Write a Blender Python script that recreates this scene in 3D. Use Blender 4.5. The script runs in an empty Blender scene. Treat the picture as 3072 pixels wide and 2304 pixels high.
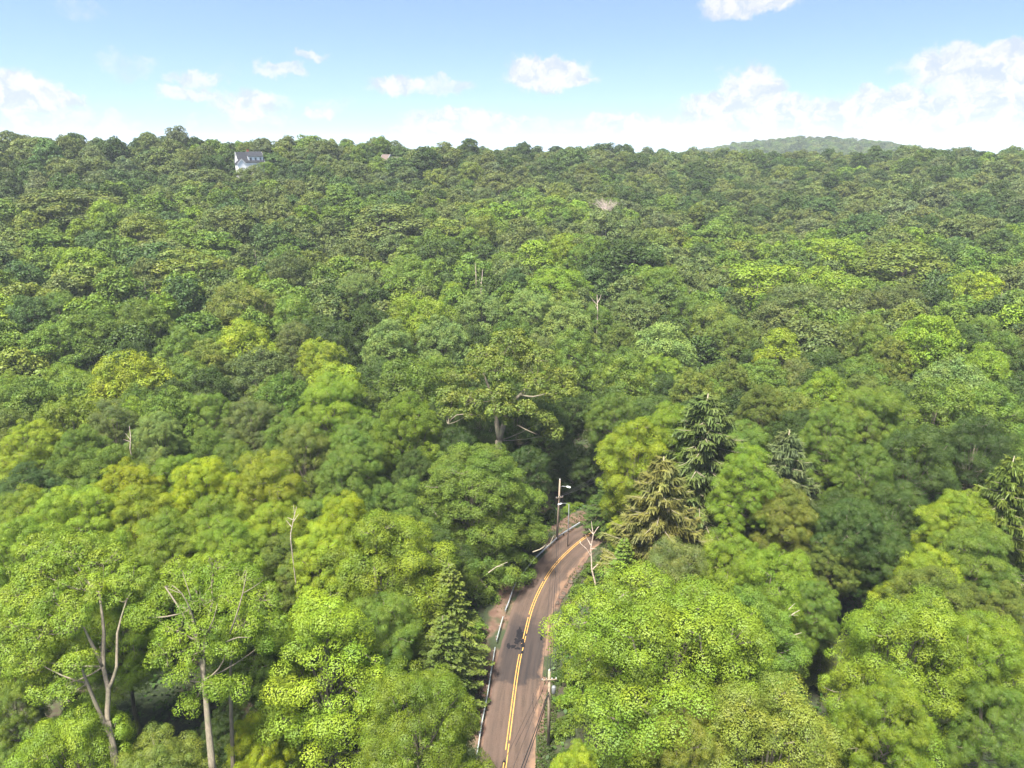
import bpy, math, random
import numpy as np
from mathutils import Vector

S = bpy.context.scene
COL = S.collection
PI = math.pi

# ------------------------------------------------------------------ camera
CAM_H = 64.0
PITCH = 18.9
F = 683.0                                   # focal length in pixels of a 1024 wide frame
cam_d = bpy.data.cameras.new('camera')
cam = bpy.data.objects.new('camera', cam_d)
COL.objects.link(cam)
cam.location = (0, 0, CAM_H)
cam.rotation_euler = (math.radians(90 - PITCH), 0, 0)
cam_d.sensor_width = 36
cam_d.lens = F / 1024 * 36
cam_d.clip_end = 9000
cam_d.clip_start = 0.5
S.camera = cam

# ------------------------------------------------------------------ exposure, render options
S.view_settings.view_transform = 'Standard'
S.view_settings.look = 'None'
S.view_settings.exposure = 1.85
S.view_settings.gamma = 1
S.render.engine = 'CYCLES'
S.cycles.max_bounces = 6
S.cycles.diffuse_bounces = 3
S.cycles.transmission_bounces = 4
S.cycles.volume_bounces = 0
S.cycles.transparent_max_bounces = 6
S.cycles.use_denoising = True
S.cycles.caustics_reflective = False
S.cycles.caustics_refractive = False
EXPO = 2 ** S.view_settings.exposure

# ------------------------------------------------------------------ picture position (source pixels of the 3072 frame) -> direction
sp, cp = math.sin(math.radians(PITCH)), math.cos(math.radians(PITCH))
def ray(sx, sy):
    u = (sx / 3 - 512) / F
    v = (384 - sy / 3) / F
    return np.array([u, cp + v * sp, -sp + v * cp])
def onz(sx, sy, z=0.0):
    d = ray(sx, sy)
    t = (z - CAM_H) / d[2]
    return (d[0] * t, d[1] * t)
def aze(sx, sy):
    d = ray(sx, sy)
    return math.degrees(math.atan2(d[0], d[1])), math.degrees(math.atan2(d[2], math.hypot(d[0], d[1])))
def project(x, y, z):
    dz = z - CAM_H
    w = y * cp - dz * sp
    return (512 + F * x / w) * 3, (384 - F * (y * sp + dz * cp) / w) * 3, w

# ------------------------------------------------------------------ node helper
class NT:
    def __init__(s, tree):
        s.t = tree; tree.nodes.clear()
    def n(s, kind, **kw):
        nd = s.t.nodes.new(kind)
        for k, v in kw.items():
            if k.startswith('i_'):
                key = k[2:]
                nd.inputs[int(key) if key.isdigit() else key.replace('_', ' ')].default_value = v
            else:
                setattr(nd, k, v)
        return nd
    def l(s, a, b):
        s.t.links.new(a, b)
    def math(s, op, a, b=None, c=None, clamp=False):
        nd = s.t.nodes.new('ShaderNodeMath'); nd.operation = op; nd.use_clamp = clamp
        for i, q in enumerate((a, b, c)):
            if q is None: continue
            if isinstance(q, (int, float)): nd.inputs[i].default_value = q
            else: s.l(q, nd.inputs[i])
        return nd.outputs[0]
    def vmath(s, op, a, b=None):
        nd = s.t.nodes.new('ShaderNodeVectorMath'); nd.operation = op
        for i, q in enumerate((a, b)):
            if q is None: continue
            if isinstance(q, tuple): nd.inputs[i].default_value = q
            else: s.l(q, nd.inputs[i])
        return nd.outputs['Value'] if op in ('LENGTH', 'DOT_PRODUCT') else nd.outputs['Vector']
    def mix(s, fac, a, b, blend='MIX'):
        nd = s.t.nodes.new('ShaderNodeMix'); nd.data_type = 'RGBA'; nd.blend_type = blend
        for k, q in ((0, fac), (6, a), (7, b)):
            if isinstance(q, (int, float)): nd.inputs[k].default_value = q
            elif isinstance(q, tuple): nd.inputs[k].default_value = (*q[:3], 1)
            else: s.l(q, nd.inputs[k])
        return nd.outputs[2]
    def ss(s, val, a, b, o0=0.0, o1=1.0):
        nd = s.t.nodes.new('ShaderNodeMapRange'); nd.interpolation_type = 'SMOOTHSTEP'
        s.l(val, nd.inputs[0])
        for k, q in zip((1, 2, 3, 4), (a, b, o0, o1)): nd.inputs[k].default_value = q
        return nd.outputs[0]
    def noise(s, vec, scale, detail=4, rough=0.5, dist=0.0, color=False):
        nd = s.t.nodes.new('ShaderNodeTexNoise')
        if vec is not None: s.l(vec, nd.inputs['Vector'])
        nd.inputs['Scale'].default_value = scale; nd.inputs['Detail'].default_value = detail
        nd.inputs['Roughness'].default_value = rough; nd.inputs['Distortion'].default_value = dist
        return nd.outputs['Color' if color else 'Fac']

def lin(r, g, b):
    f = lambda c: ((c / 255 + 0.055) / 1.055) ** 2.4 if c > 10.3 else c / 255 / 12.92
    return (f(r), f(g), f(b))

# ------------------------------------------------------------------ world: Nishita daylight with cumulus banks
SUN_EL, SUN_AZ = 68.0, 215.0                # azimuth clockwise from +Y (the view direction)
W = bpy.data.worlds.new('World'); S.world = W; W.use_nodes = True
T = NT(W.node_tree)
gen = T.n('ShaderNodeTexCoord').outputs['Generated']
sky = T.n('ShaderNodeTexSky', sky_type='NISHITA', sun_disc=False)
sky.sun_elevation = math.radians(SUN_EL); sky.sun_rotation = math.radians(SUN_AZ)
sky.air_density = 1.0; sky.dust_density = 0.6; sky.ozone_density = 2.0
sep = T.n('ShaderNodeSeparateXYZ'); T.l(gen, sep.inputs[0])
gx, gy, gz = sep.outputs
z2 = T.math('ADD', T.math('MULTIPLY', T.math('MAXIMUM', gz, 0.0), 1.7), 0.10)
cmb = T.n('ShaderNodeCombineXYZ'); T.l(gx, cmb.inputs[0]); T.l(gy, cmb.inputs[1]); T.l(z2, cmb.inputs[2])
T.l(T.vmath('NORMALIZE', cmb.outputs[0]), sky.inputs['Vector'])
skyc = T.mix(1.0, sky.outputs[0], (0.98, 0.972, 1.0), 'MULTIPLY')
az = T.math('MULTIPLY', T.math('ARCTAN2', gx, gy), 180 / PI)
el = T.math('MULTIPLY', T.math('ARCSINE', gz), 180 / PI)
nv = T.n('ShaderNodeCombineXYZ'); T.l(az, nv.inputs[0]); T.l(el, nv.inputs[1])
ncol = T.noise(nv.outputs[0], 0.55, 7, 0.62, color=True)
off = T.vmath('MULTIPLY', T.vmath('SUBTRACT', ncol, (0.5, 0.5, 0.5)), (3.6, 2.4, 0.0))
pv = T.vmath('ADD', nv.outputs[0], off)
CLOUDS = [  # source px centre x, y, half width, half height, strength
    (60, 280, 90, 45, 1.0), (150, 300, 70, 22, .8), (200, 300, 50, 20, .7), (20, 330, 200, 45, .55), (120, 370, 200, 30, .5), (310, 370, 90, 22, .5), (60, 400, 170, 25, .5),
    (250, 22, 70, 22, .3), (385, 195, 80, 30, .38), (590, 235, 65, 22, .6), (575, 285, 85, 24, .65), (745, 315, 95, 38, .7), (770, 360, 110, 26, .45),
    (840, 205, 70, 20, .6), (925, 165, 40, 14, .62), (680, 205, 45, 20, .25), (955, 345, 50, 18, .7), (1000, 320, 60, 26, .4), (560, 370, 40, 15, .4),
    (1195, 250, 80, 26, .75), (1350, 252, 80, 20, .55), (1240, 262, 140, 18, .5), (1640, 220, 115, 42, .95), (1700, 240, 80, 22, .8),
    (1350, 355, 130, 28, .8), (1500, 370, 120, 26, .7), (1280, 385, 100, 22, .6), (1650, 375, 90, 18, .45), (1880, 375, 130, 32, .8), (1960, 385, 130, 28, .7),
    (2240, 8, 120, 32, .85), (2250, 275, 75, 65, 1.0), (2190, 330, 140, 45, 1.0), (2330, 320, 90, 38, .9), (2400, 350, 330, 45, .85), (2650, 320, 110, 36, .9),
    (2720, 300, 55, 38, 1.0), (2620, 305, 50, 28, .95), (2950, 200, 160, 50, 1.0), (3040, 210, 100, 42, 1.0), (2820, 350, 300, 55, .85), (3000, 300, 160, 60, .8),
    (2450, 400, 420, 40, .8), (1600, 420, 420, 22, .3), (700, 415, 400, 20, .25), (2000, 270, 25, 16, .2), (2900, 400, 250, 40, .75),
]
field = None
fbm = T.noise(nv.outputs[0], 1.4, 6, 0.6)
for (cx, cy, hw, hh, stg) in CLOUDS:
    a0, e0 = aze(cx, cy)
    k = 3 * F * PI / 180
    sc = (k / hw * 0.9, k / hh * 0.9, 0.0)
    dlt = T.vmath('MULTIPLY', T.vmath('SUBTRACT', pv, (a0, e0, 0.0)), sc)
    ln = T.vmath('LENGTH', dlt)
    m = T.ss(ln, 0.5, 1.32, stg, 0.0)
    field = m if field is None else T.math('MAXIMUM', field, m)
dens = T.math('ADD', field, T.math('MULTIPLY', T.math('SUBTRACT', fbm, 0.5), T.ss(field, 0.0, 0.35, 0.0, 0.5)), clamp=True)
alpha = T.ss(dens, 0.16, 0.80)
SKYG = 0.285 / EXPO
bgcol = T.vmath('SCALE', skyc); bgcol.node.inputs['Scale'].default_value = SKYG * 1.0
# paler air towards the horizon
hz = T.ss(el, -1.5, 8, 0.55, 0.10)
base = T.mix(hz, bgcol, tuple(c / EXPO for c in (0.57, 0.75, 0.96)))
shade = T.noise(pv, 0.9, 5, 0.6)
cl = T.mix(T.ss(shade, 0.36, 0.60), tuple(c / EXPO for c in (0.68, 0.78, 0.93)), tuple(c / EXPO for c in (0.97, 0.985, 1.0)))
final = T.mix(alpha, base, cl)
bg = T.n('ShaderNodeBackground'); T.l(final, bg.inputs[0]); bg.inputs[1].default_value = 1.0
T.l(bg.outputs[0], T.n('ShaderNodeOutputWorld').inputs[0])
W.cycles.sampling_method = 'MANUAL'; W.cycles.sample_map_resolution = 512

# ------------------------------------------------------------------ sun
sl = bpy.data.lights.new('sun', 'SUN'); sun = bpy.data.objects.new('sun', sl); COL.objects.link(sun)
sl.energy = 4.8; sl.angle = math.radians(11); sl.color = (1.0, 0.95, 0.86)
a = math.radians(SUN_AZ); e = math.radians(SUN_EL)
sd = Vector((math.sin(a) * math.cos(e), math.cos(a) * math.cos(e), math.sin(e)))
sun.rotation_euler = sd.to_track_quat('Z', 'Y').to_euler()

# ------------------------------------------------------------------ object helpers
def tag(o, label=None, cat=None, group=None, kind=None):
    if label: o['label'] = label
    if cat: o['category'] = cat
    if group: o['group'] = group
    if kind: o['kind'] = kind
    return o
def link(name, me, parent=None, mat=None):
    o = bpy.data.objects.new(name, me)
    COL.objects.link(o)
    if parent: o.parent = parent
    if mat is not None and not me.materials: me.materials.append(mat)
    return o
def empty(name, loc, rz=0.0, sc=(1, 1, 1)):
    o = bpy.data.objects.new(name, None); COL.objects.link(o)
    o.location = loc; o.rotation_euler = (0, 0, rz); o.scale = sc
    o.empty_display_size = 0.5
    return o
class MB:
    """collects faces; build() makes ONE mesh"""
    def __init__(s): s.v = []; s.f = []
    def add(s, vs, fs):
        b = len(s.v); s.v += [tuple(p) for p in vs]; s.f += [tuple(i + b for i in f) for f in fs]
    def box(s, c, d, rz=0.0):
        cs, sn = math.cos(rz), math.sin(rz); vs = []
        for k in range(8):
            x = d[0] / 2 * (1 if k & 1 else -1); y = d[1] / 2 * (1 if k & 2 else -1); z = d[2] / 2 * (1 if k & 4 else -1)
            vs.append((c[0] + x * cs - y * sn, c[1] + x * sn + y * cs, c[2] + z))
        s.add(vs, [(0, 2, 3, 1), (4, 5, 7, 6), (0, 1, 5, 4), (2, 6, 7, 3), (0, 4, 6, 2), (1, 3, 7, 5)])
    def tube(s, pts, rad, n=6, cap=True):
        pts = [Vector(p) for p in pts]; m = len(pts)
        if isinstance(rad, (int, float)): rad = [rad] * m
        vs = []; up = Vector((0.13, 0.21, 1)).normalized()
        ref = None
        for i, p in enumerate(pts):
            t = (pts[min(i + 1, m - 1)] - pts[max(i - 1, 0)]).normalized()
            if ref is None:
                ref = t.cross(Vector((1, 0.1, 0.03)) if abs(t.x) < 0.8 else up).normalized()
            ref = (ref - t * ref.dot(t)).normalized(); b = t.cross(ref)
            for k in range(n):
                q = 2 * PI * k / n
                vs.append(p + (ref * math.cos(q) + b * math.sin(q)) * rad[i])
        fs = [(i * n + k, i * n + (k + 1) % n, (i + 1) * n + (k + 1) % n, (i + 1) * n + k) for i in range(m - 1) for k in range(n)]
        if cap: fs += [tuple(range(n))[::-1], tuple(range((m - 1) * n, m * n))]
        s.add(vs, fs)
    def mesh(s, name, mat=None, smooth=False):
        me = bpy.data.meshes.new(name); me.from_pydata(s.v, [], s.f); me.update()
        if mat is not None: me.materials.append(mat)
        if smooth: me.polygons.foreach_set('use_smooth', [True] * len(me.polygons))
        return me
    def build(s, name, mat, parent=None, smooth=False):
        return link(name, s.mesh(name, mat, smooth), parent)

# ------------------------------------------------------------------ materials
def newmat(name):
    m = bpy.data.materials.new(name); m.use_nodes = True
    return m, NT(m.node_tree)
def pbr(name, col, rough=0.8, var=0.15, scale=3.0, metal=0.0, bump=0.0):
    m, t = newmat(name)
    tc = t.n('ShaderNodeTexCoord').outputs['Object']
    nz = t.noise(tc, scale, 5, 0.6)
    c = t.mix(t.ss(nz, 0.3, 0.7), tuple(q * (1 - var) for q in col), tuple(min(1, q * (1 + var)) for q in col))
    b = t.n('ShaderNodeBsdfPrincipled'); t.l(c, b.inputs['Base Color'])
    b.inputs['Specular IOR Level'].default_value = .12 if rough >= .7 else .4; b.inputs['Roughness'].default_value = rough; b.inputs['Metallic'].default_value = metal
    if bump:
        bp = t.n('ShaderNodeBump'); bp.inputs['Strength'].default_value = bump; t.l(nz, bp.inputs['Height']); t.l(bp.outputs[0], b.inputs['Normal'])
    t.l(b.outputs[0], t.n('ShaderNodeOutputMaterial').inputs[0])
    return m
def leaf_mat(name, instanced=False, trans=0.16, speck=0.5):
    m, t = newmat(name)
    if instanced:
        oc = t.n('ShaderNodeAttribute', attribute_type='INSTANCER', attribute_name='tint').outputs['Color']
    else:
        oc = t.n('ShaderNodeObjectInfo').outputs['Color']
    at = t.n('ShaderNodeAttribute', attribute_type='GEOMETRY', attribute_name='leaf_tint').outputs['Color']
    c = t.mix(1.0, oc, at, 'MULTIPLY')
    tc = t.n('ShaderNodeTexCoord').outputs['Object']
    nz = t.noise(tc, 0.35, 3, 0.6)
    c = t.mix(1.0, c, t.mix(t.ss(nz, 0.35, 0.65), (0.86, 0.93, 0.95), (1.16, 1.06, 0.95)), 'MULTIPLY')
    d = t.n('ShaderNodeBsdfDiffuse'); t.l(c, d.inputs[0])
    tr = t.n('ShaderNodeBsdfTranslucent'); t.l(t.mix(1.0, c, (1.15, 1.1, 0.6), 'MULTIPLY'), tr.inputs[0])
    gl = t.n('ShaderNodeBsdfGlossy'); gl.inputs['Roughness'].default_value = 0.55; gl.inputs[0].default_value = (0.8, 0.85, 0.8, 1)
    m1 = t.n('ShaderNodeMixShader'); m1.inputs[0].default_value = trans; t.l(d.outputs[0], m1.inputs[1]); t.l(tr.outputs[0], m1.inputs[2])
    m2 = t.n('ShaderNodeMixShader'); m2.inputs[0].default_value = 0.02; t.l(m1.outputs[0], m2.inputs[1]); t.l(gl.outputs[0], m2.inputs[2])
    t.l(m2.outputs[0], t.n('ShaderNodeOutputMaterial').inputs[0])
    return m
M_LEAF = leaf_mat('leaves')
M_LEAF_I = leaf_mat('woodland_leaves', True)
def bark_mat(name, col):
    m, t = newmat(name)
    tc = t.n('ShaderNodeTexCoord').outputs['Object']
    mp = t.n('ShaderNodeMapping'); t.l(tc, mp.inputs[0]); mp.inputs['Scale'].default_value = (5, 5, 0.9)
    nz = t.noise(mp.outputs[0], 1.2, 5, 0.65)
    n2 = t.noise(tc, 0.5, 3, 0.6)
    c = t.mix(t.ss(nz, 0.3, 0.7), tuple(q * 0.6 for q in col), col)
    c = t.mix(t.ss(n2, 0.5, 0.75, 0, .5), c, (0.10, 0.13, 0.05))
    b = t.n('ShaderNodeBsdfPrincipled'); t.l(c, b.inputs['Base Color']); b.inputs['Roughness'].default_value = 0.9
    bp = t.n('ShaderNodeBump'); bp.inputs['Strength'].default_value = 0.5; bp.inputs['Distance'].default_value = 0.05
    t.l(nz, bp.inputs['Height']); t.l(bp.outputs[0], b.inputs['Normal'])
    t.l(b.outputs[0], t.n('ShaderNodeOutputMaterial').inputs[0])
    return m
M_BARK = bark_mat('bark', (0.17, 0.14, 0.10))
M_BARK_PALE = bark_mat('pale_bark', (0.21, 0.175, 0.12))
M_BARK_SPR = bark_mat('spruce_limb_bark', (0.28, 0.24, 0.16))
M_DEAD = pbr('bleached_wood', (0.36, 0.29, 0.235), 0.85, 0.3, 4.0)

# ------------------------------------------------------------------ terrain
SKYLINE = [(-400, 420), (0, 417), (300, 411), (480, 406), (666, 423), (900, 408), (1140, 418), (1400, 438), (1800, 441), (2100, 452), (2400, 462), (2700, 452), (2850, 443), (3072, 452), (3500, 450)]
_AZ = [aze(x, y)[0] for x, y in SKYLINE]; _EL = [aze(x, y)[1] for x, y in SKYLINE]
SH_T = [0, .25, .35, .5, .6, .7, .8, .9, 1.0, 1.1, 1.3, 2.0, 9]
SH_H = [0, .01, .06, .21, .34, .49, .67, .86, 1.0, 1.0, .72, .25, .2]
def sstep(x, a, b):
    t = np.clip((x - a) / (b - a), 0, 1); return t * t * (3 - 2 * t)
YL = [(1500, 2400), (1515.5, 2289.5), (1520.4, 2253), (1531.4, 2168), (1542.3, 2082.6), (1557, 1980.3), (1576, 1903), (1590.5, 1837.6), (1608.6, 1790.6),
      (1628.5, 1750.8), (1657.4, 1703.8), (1690, 1667.6), (1719, 1640.5), (1747.8, 1617), (1776.8, 1597), (1825, 1572), (1900, 1548), (2010, 1528)]
_cl = [onz(*p) for p in YL]
_cl = [(_cl[0][0] * 1.0 - 2.0, _cl[0][1] - 16)] + _cl
def catmull(P, step=1.0):
    P = [np.array(p, float) for p in P]; out = []
    Q = [2 * P[0] - P[1]] + P + [2 * P[-1] - P[-2]]
    for i in range(1, len(Q) - 2):
        n = max(2, int(np.linalg.norm(Q[i + 1] - Q[i]) / step))
        for k in range(n):
            t = k / n
            out.append(0.5 * ((2 * Q[i]) + (-Q[i - 1] + Q[i + 1]) * t + (2 * Q[i - 1] - 5 * Q[i] + 4 * Q[i + 1] - Q[i + 2]) * t * t + (-Q[i - 1] + 3 * Q[i] - 3 * Q[i + 1] + Q[i + 2]) * t ** 3))
    out.append(P[-1]); return np.array(out)
CL = catmull(_cl, 1.0)
for _ in range(6):                                                  # even out the traced line
    CL[1:-1] = (CL[:-2] + 2 * CL[1:-1] + CL[2:]) / 4
TN = np.gradient(CL, axis=0); TN /= np.linalg.norm(TN, axis=1)[:, None]
NR = np.stack([TN[:, 1], -TN[:, 0]], 1)                               # right hand side of the road
SL = np.concatenate([[0], np.cumsum(np.linalg.norm(np.diff(CL, axis=0), axis=1))])
def road_dist(x, y):
    x = np.atleast_1d(np.asarray(x, float)); y = np.atleast_1d(np.asarray(y, float))
    d = np.full(x.shape, 1e9); s = np.zeros(x.shape)
    for i in range(0, len(CL), 2):
        dd = np.hypot(x - CL[i, 0], y - CL[i, 1]); m = dd < d
        d[m] = dd[m]; s[m] = ((x - CL[i, 0]) * NR[i, 0] + (y - CL[i, 1]) * NR[i, 1])[m]
    return d, np.sign(s)
def height(x, y):
    x = np.atleast_1d(np.asarray(x, float)); y = np.atleast_1d(np.asarray(y, float))
    d = np.hypot(x, y); az = np.degrees(np.arctan2(x, y))
    el_ = np.interp(az, _AZ, _EL)
    dr = np.interp(az, [-45, -20, 5, 20, 45], [430, 420, 460, 540, 520])
    zr = CAM_H + dr * np.tan(np.radians(el_)) - 21.0
    zr = np.where(y < 0, 20, zr)
    h = zr * np.interp(d / dr, SH_T, SH_H)
    und = 2.2 * np.sin(x * .043 + 1.3 + y * .011) * np.cos(y * .037 + .4) + 1.6 * np.sin(x * .021 - y * .06 + 2) + 1.0 * np.sin(x * .11 + y * .07)
    h = h + und * sstep(d, 90, 180) + 0.6 * np.sin(x * .09) * np.cos(y * .08)
    # distant hill on the right
    ha = aze(2430, 430)[0]
    hx, hy = 1500 * math.sin(math.radians(ha)), 1500 * math.cos(math.radians(ha))
    ax = (x - hx) * math.cos(math.radians(ha)) - (y - hy) * math.sin(math.radians(ha)); ay = (x - hx) * math.sin(math.radians(ha)) + (y - hy) * math.cos(math.radians(ha))
    h = np.where(d > 750, h * 0.5, h) + 62 * np.exp(-(ax / 300) ** 2 * 1.0 - (ay / 330) ** 2)
    rd, sd_ = road_dist(x, y)
    near = rd < 60
    side = np.where(sd_ < 0, -2.6 * sstep(rd, 5.5, 13), 0.5 * sstep(rd, 4.5, 9))
    k = sstep(rd, 4.2, 26)
    return np.where(near, h * k + side * (1 - sstep(rd, 30, 60)), h)
def H1(x, y): return float(height(x, y)[0])
# ground sheet: polar grid round the camera's foot
rr = np.concatenate([np.linspace(0, 34, 8), np.linspace(36, 150, 96), np.linspace(153, 560, 100), np.geomspace(570, 3000, 40)])
aa = np.radians(np.concatenate([np.linspace(-180, -60, 24, endpoint=False), np.linspace(-60, 60, 221), np.linspace(65, 175, 23)]))
RR, AA = np.meshgrid(rr, aa, indexing='ij')
gx_, gy_ = (RR * np.sin(AA)).ravel(), (RR * np.cos(AA)).ravel()
gz_ = height(gx_, gy_)
rd_, _ = road_dist(gx_, gy_)
gz_ = np.where(rd_ < 4.2, gz_ - 0.08, gz_)
nr_, na_ = len(rr), len(aa)
faces = []
for i in range(nr_ - 1):
    for j in range(na_):
        j2 = (j + 1) % na_
        faces.append((i * na_ + j, (i + 1) * na_ + j, (i + 1) * na_ + j2, i * na_ + j2))
me = bpy.data.meshes.new('ground'); me.from_pydata(np.stack([gx_, gy_, gz_], 1).tolist(), [], faces); me.update()
me.polygons.foreach_set('use_smooth', [True] * len(me.polygons))
m, t = newmat('forest_floor')
geo = t.n('ShaderNodeNewGeometry').outputs['Position']
n1 = t.noise(geo, 0.12, 5, 0.6); n2 = t.noise(geo, 1.6, 6, 0.7)
c = t.mix(t.ss(n1, .4, .62), (0.018, 0.028, 0.009), (0.040, 0.028, 0.015))  # floor colour kept dark, in place of tree shade that is missing
c = t.mix(t.ss(n2, .45, .7), c, (0.05, 0.075, 0.02))
b = t.n('ShaderNodeBsdfPrincipled'); t.l(c, b.inputs['Base Color']); b.inputs['Roughness'].default_value = 0.95
t.l(b.outputs[0], t.n('ShaderNodeOutputMaterial').inputs[0])
tag(link('ground', me, None, m), 'dark leaf-strewn forest floor under the trees', None, None, 'structure')

# ------------------------------------------------------------------ road
def strip(offs, z, i0=0, i1=None, step=1):
    """cross-section offsets (metres, right positive) swept along the centre line"""
    i1 = len(CL) if i1 is None else i1
    vs = []; uv = []; idx = list(range(i0, i1, step))
    for i in idx:
        for o in offs:
            oo = o(SL[i]) if callable(o) else o
            vs.append((CL[i, 0] + NR[i, 0] * oo, CL[i, 1] + NR[i, 1] * oo, z)); uv.append((oo, SL[i]))
    n = len(offs)
    fs = [(r * n + k, r * n + k + 1, (r + 1) * n + k + 1, (r + 1) * n + k) for r in range(len(idx) - 1) for k in range(n - 1)]
    return vs, fs, uv
def strip_obj(name, mat, *a, **k):
    vs, fs, uv = strip(*a, **k)
    me = bpy.data.meshes.new(name); me.from_pydata(vs, [], fs); me.update()
    lay = me.uv_layers.new(name='UVMap')
    for lp in me.loops: lay.data[lp.index].uv = uv[lp.vertex_index]
    me.materials.append(mat)
    return link(name, me)
wob = lambda base, amp, ph: (lambda s: base + amp * (math.sin(s * .9 + ph) * .4 + math.sin(s * 2.3 + ph * 2) * .3 + math.sin(s * .31 + ph) * .5))
# shoulder of reddish earth
m, t = newmat('roadside_earth')
geo = t.n('ShaderNodeNewGeometry').outputs['Position']
uvn = t.n('ShaderNodeUVMap').outputs[0]; su = t.n('ShaderNodeSeparateXYZ'); t.l(uvn, su.inputs[0])
n1 = t.noise(geo, 0.5, 6, 0.65); n2 = t.noise(geo, 5, 5, 0.7); n3 = t.noise(geo, 0.16, 3, .5)
c = t.mix(t.ss(n1, .38, .62), (0.085, 0.046, 0.030), (0.13, 0.082, 0.054))
c = t.mix(t.ss(n2, .5, .75, 0, .6), c, (0.10, 0.06, 0.035))
gr = t.ss(n3, .47, .56)
c = t.mix(gr, c, t.mix(n2, (0.014, 0.024, 0.007), (0.038, 0.050, 0.015)))
b = t.n('ShaderNodeBsdfPrincipled'); t.l(c, b.inputs['Base Color']); b.inputs['Roughness'].default_value = 0.95
bp = t.n('ShaderNodeBump'); bp.inputs['Distance'].default_value = 0.08; t.l(n2, bp.inputs['Height']); t.l(bp.outputs[0], b.inputs['Normal'])
t.l(b.outputs[0], t.n('ShaderNodeOutputMaterial').inputs[0])
M_EARTH = m
tag(strip_obj('verge', M_EARTH, [wob(-6.6, .5, 1), -4.6, -2.7, 2.9, 3.4, wob(4.0, .35, 3)], 0.012), 'reddish earth verge along both sides of the road', None, None, 'structure')
# asphalt
m, t = newmat('asphalt')
geo = t.n('ShaderNodeNewGeometry').outputs['Position']
uvn = t.n('ShaderNodeUVMap').outputs[0]; su = t.n('ShaderNodeSeparateXYZ'); t.l(uvn, su.inputs[0])
U, V = su.outputs[0], su.outputs[1]
mp = t.n('ShaderNodeMapping'); t.l(uvn, mp.inputs[0]); mp.inputs['Scale'].default_value = (1.3, 0.07, 1)
streak = t.noise(mp.outputs[0], 1.5, 4, 0.6)
fine = t.noise(geo, 9, 5, 0.75); big = t.noise(geo, 0.35, 5, 0.6)
c = t.mix(t.ss(streak, .36, .66), (0.052, 0.037, 0.028), (0.088, 0.060, 0.044))
c = t.mix(t.ss(big, .4, .65, 0, .5), c, (0.082, 0.054, 0.042))
c = t.mix(t.ss(fine, .4, .7, 0, .35), c, (0.125, 0.094, 0.075))
# older dark resurfaced stretch between two cross joints
s_at = lambda sy, sx=1560: SL[int(np.argmin(np.hypot(CL[:, 0] - onz(sx, sy)[0], CL[:, 1] - onz(sx, sy)[1])))]
sA, sB = s_at(2040, 1548), s_at(1850, 1588)
Vn = t.math('ADD', V, t.math('MULTIPLY', t.math('SUBTRACT', big, .5), 7.0))
band = t.math('MULTIPLY', t.ss(Vn, sA - .5, sA + .8), t.ss(Vn, sB - 2.5, sB + 1.5, 1, 0))
c = t.mix(t.math('MULTIPLY', band, t.ss(streak, .2, .6, 1.0, .7)), c, (0.024, 0.021, 0.021))
# pale sandy wash along the right edge, brown dust on the left one
edge = t.ss(t.math('ADD', U, t.math('MULTIPLY', t.math('SUBTRACT', big, .5), 2.6)), 2.6, 3.3)
c = t.mix(t.math('MULTIPLY', edge, .85), c, (0.19, 0.118, 0.075))
edge2 = t.ss(t.math('ADD', U, t.math('MULTIPLY', t.math('SUBTRACT', big, .5), 1.5)), -2.7, -2.2, 1, 0)
c = t.mix(t.math('MULTIPLY', edge2, .5), c, (0.12, 0.082, 0.062))
# wheel paths
wp = t.math('ADD', t.ss(t.math('ABSOLUTE', t.math('SUBTRACT', U, 2.15)), 0, .55, .30, 0), t.ss(t.math('ABSOLUTE', t.math('ADD', U, 1.9)), 0, .5, .22, 0))
c = t.mix(t.math('MULTIPLY', wp, t.ss(streak, .3, .6)), c, (0.042, 0.035, 0.032))
b = t.n('ShaderNodeBsdfPrincipled'); t.l(c, b.inputs['Base Color']); b.inputs['Roughness'].default_value = 0.9; b.inputs['Specular IOR Level'].default_value = .15
bp = t.n('ShaderNodeBump'); bp.inputs['Distance'].default_value = 0.02; bp.inputs['Strength'].default_value = .5; t.l(fine, bp.inputs['Height']); t.l(bp.outputs[0], b.inputs['Normal'])
t.l(b.outputs[0], t.n('ShaderNodeOutputMaterial').inputs[0])
tag(strip_obj('road', m, [wob(-2.85, .12, 0), -2.2, -1, 0, 1, 2.2, wob(3.2, .16, 2)], 0.03), 'worn brown-grey two-lane road curving right into the woods', None, None, 'structure')
# centre lines
m, t = newmat('yellow_paint')
geo = t.n('ShaderNodeNewGeometry').outputs['Position']
nz = t.noise(geo, 3.0, 5, .7); n2 = t.noise(geo, .8, 3, .6)
c = t.mix(t.ss(nz, .35, .6), (0.36, 0.18, 0.035), (0.50, 0.28, 0.055))
c = t.mix(t.ss(nz, .56, .66), c, (0.12, 0.09, 0.07))
b = t.n('ShaderNodeBsdfPrincipled'); t.l(c, b.inputs['Base Color']); b.inputs['Roughness'].default_value = 0.7
t.l(b.outputs[0], t.n('ShaderNodeOutputMaterial').inputs[0])
M_YEL = m
lm = empty('road_marking', (0, 0, 0))
tag(lm, 'double yellow centre line worn through in places', None, None, 'structure')
rng = random.Random(4)
gaps = [(s_at(1948, 1563), .55), (s_at(1925, 1570), .5), (s_at(1965, 1560), .35), (s_at(1906, 1575), .3), (s_at(2270, 1517), .5), (s_at(2190, 1528), .3), (s_at(1985, 1557), .25), (s_at(1705, 1657), .35), (s_at(1672, 1688), .3)]
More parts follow.
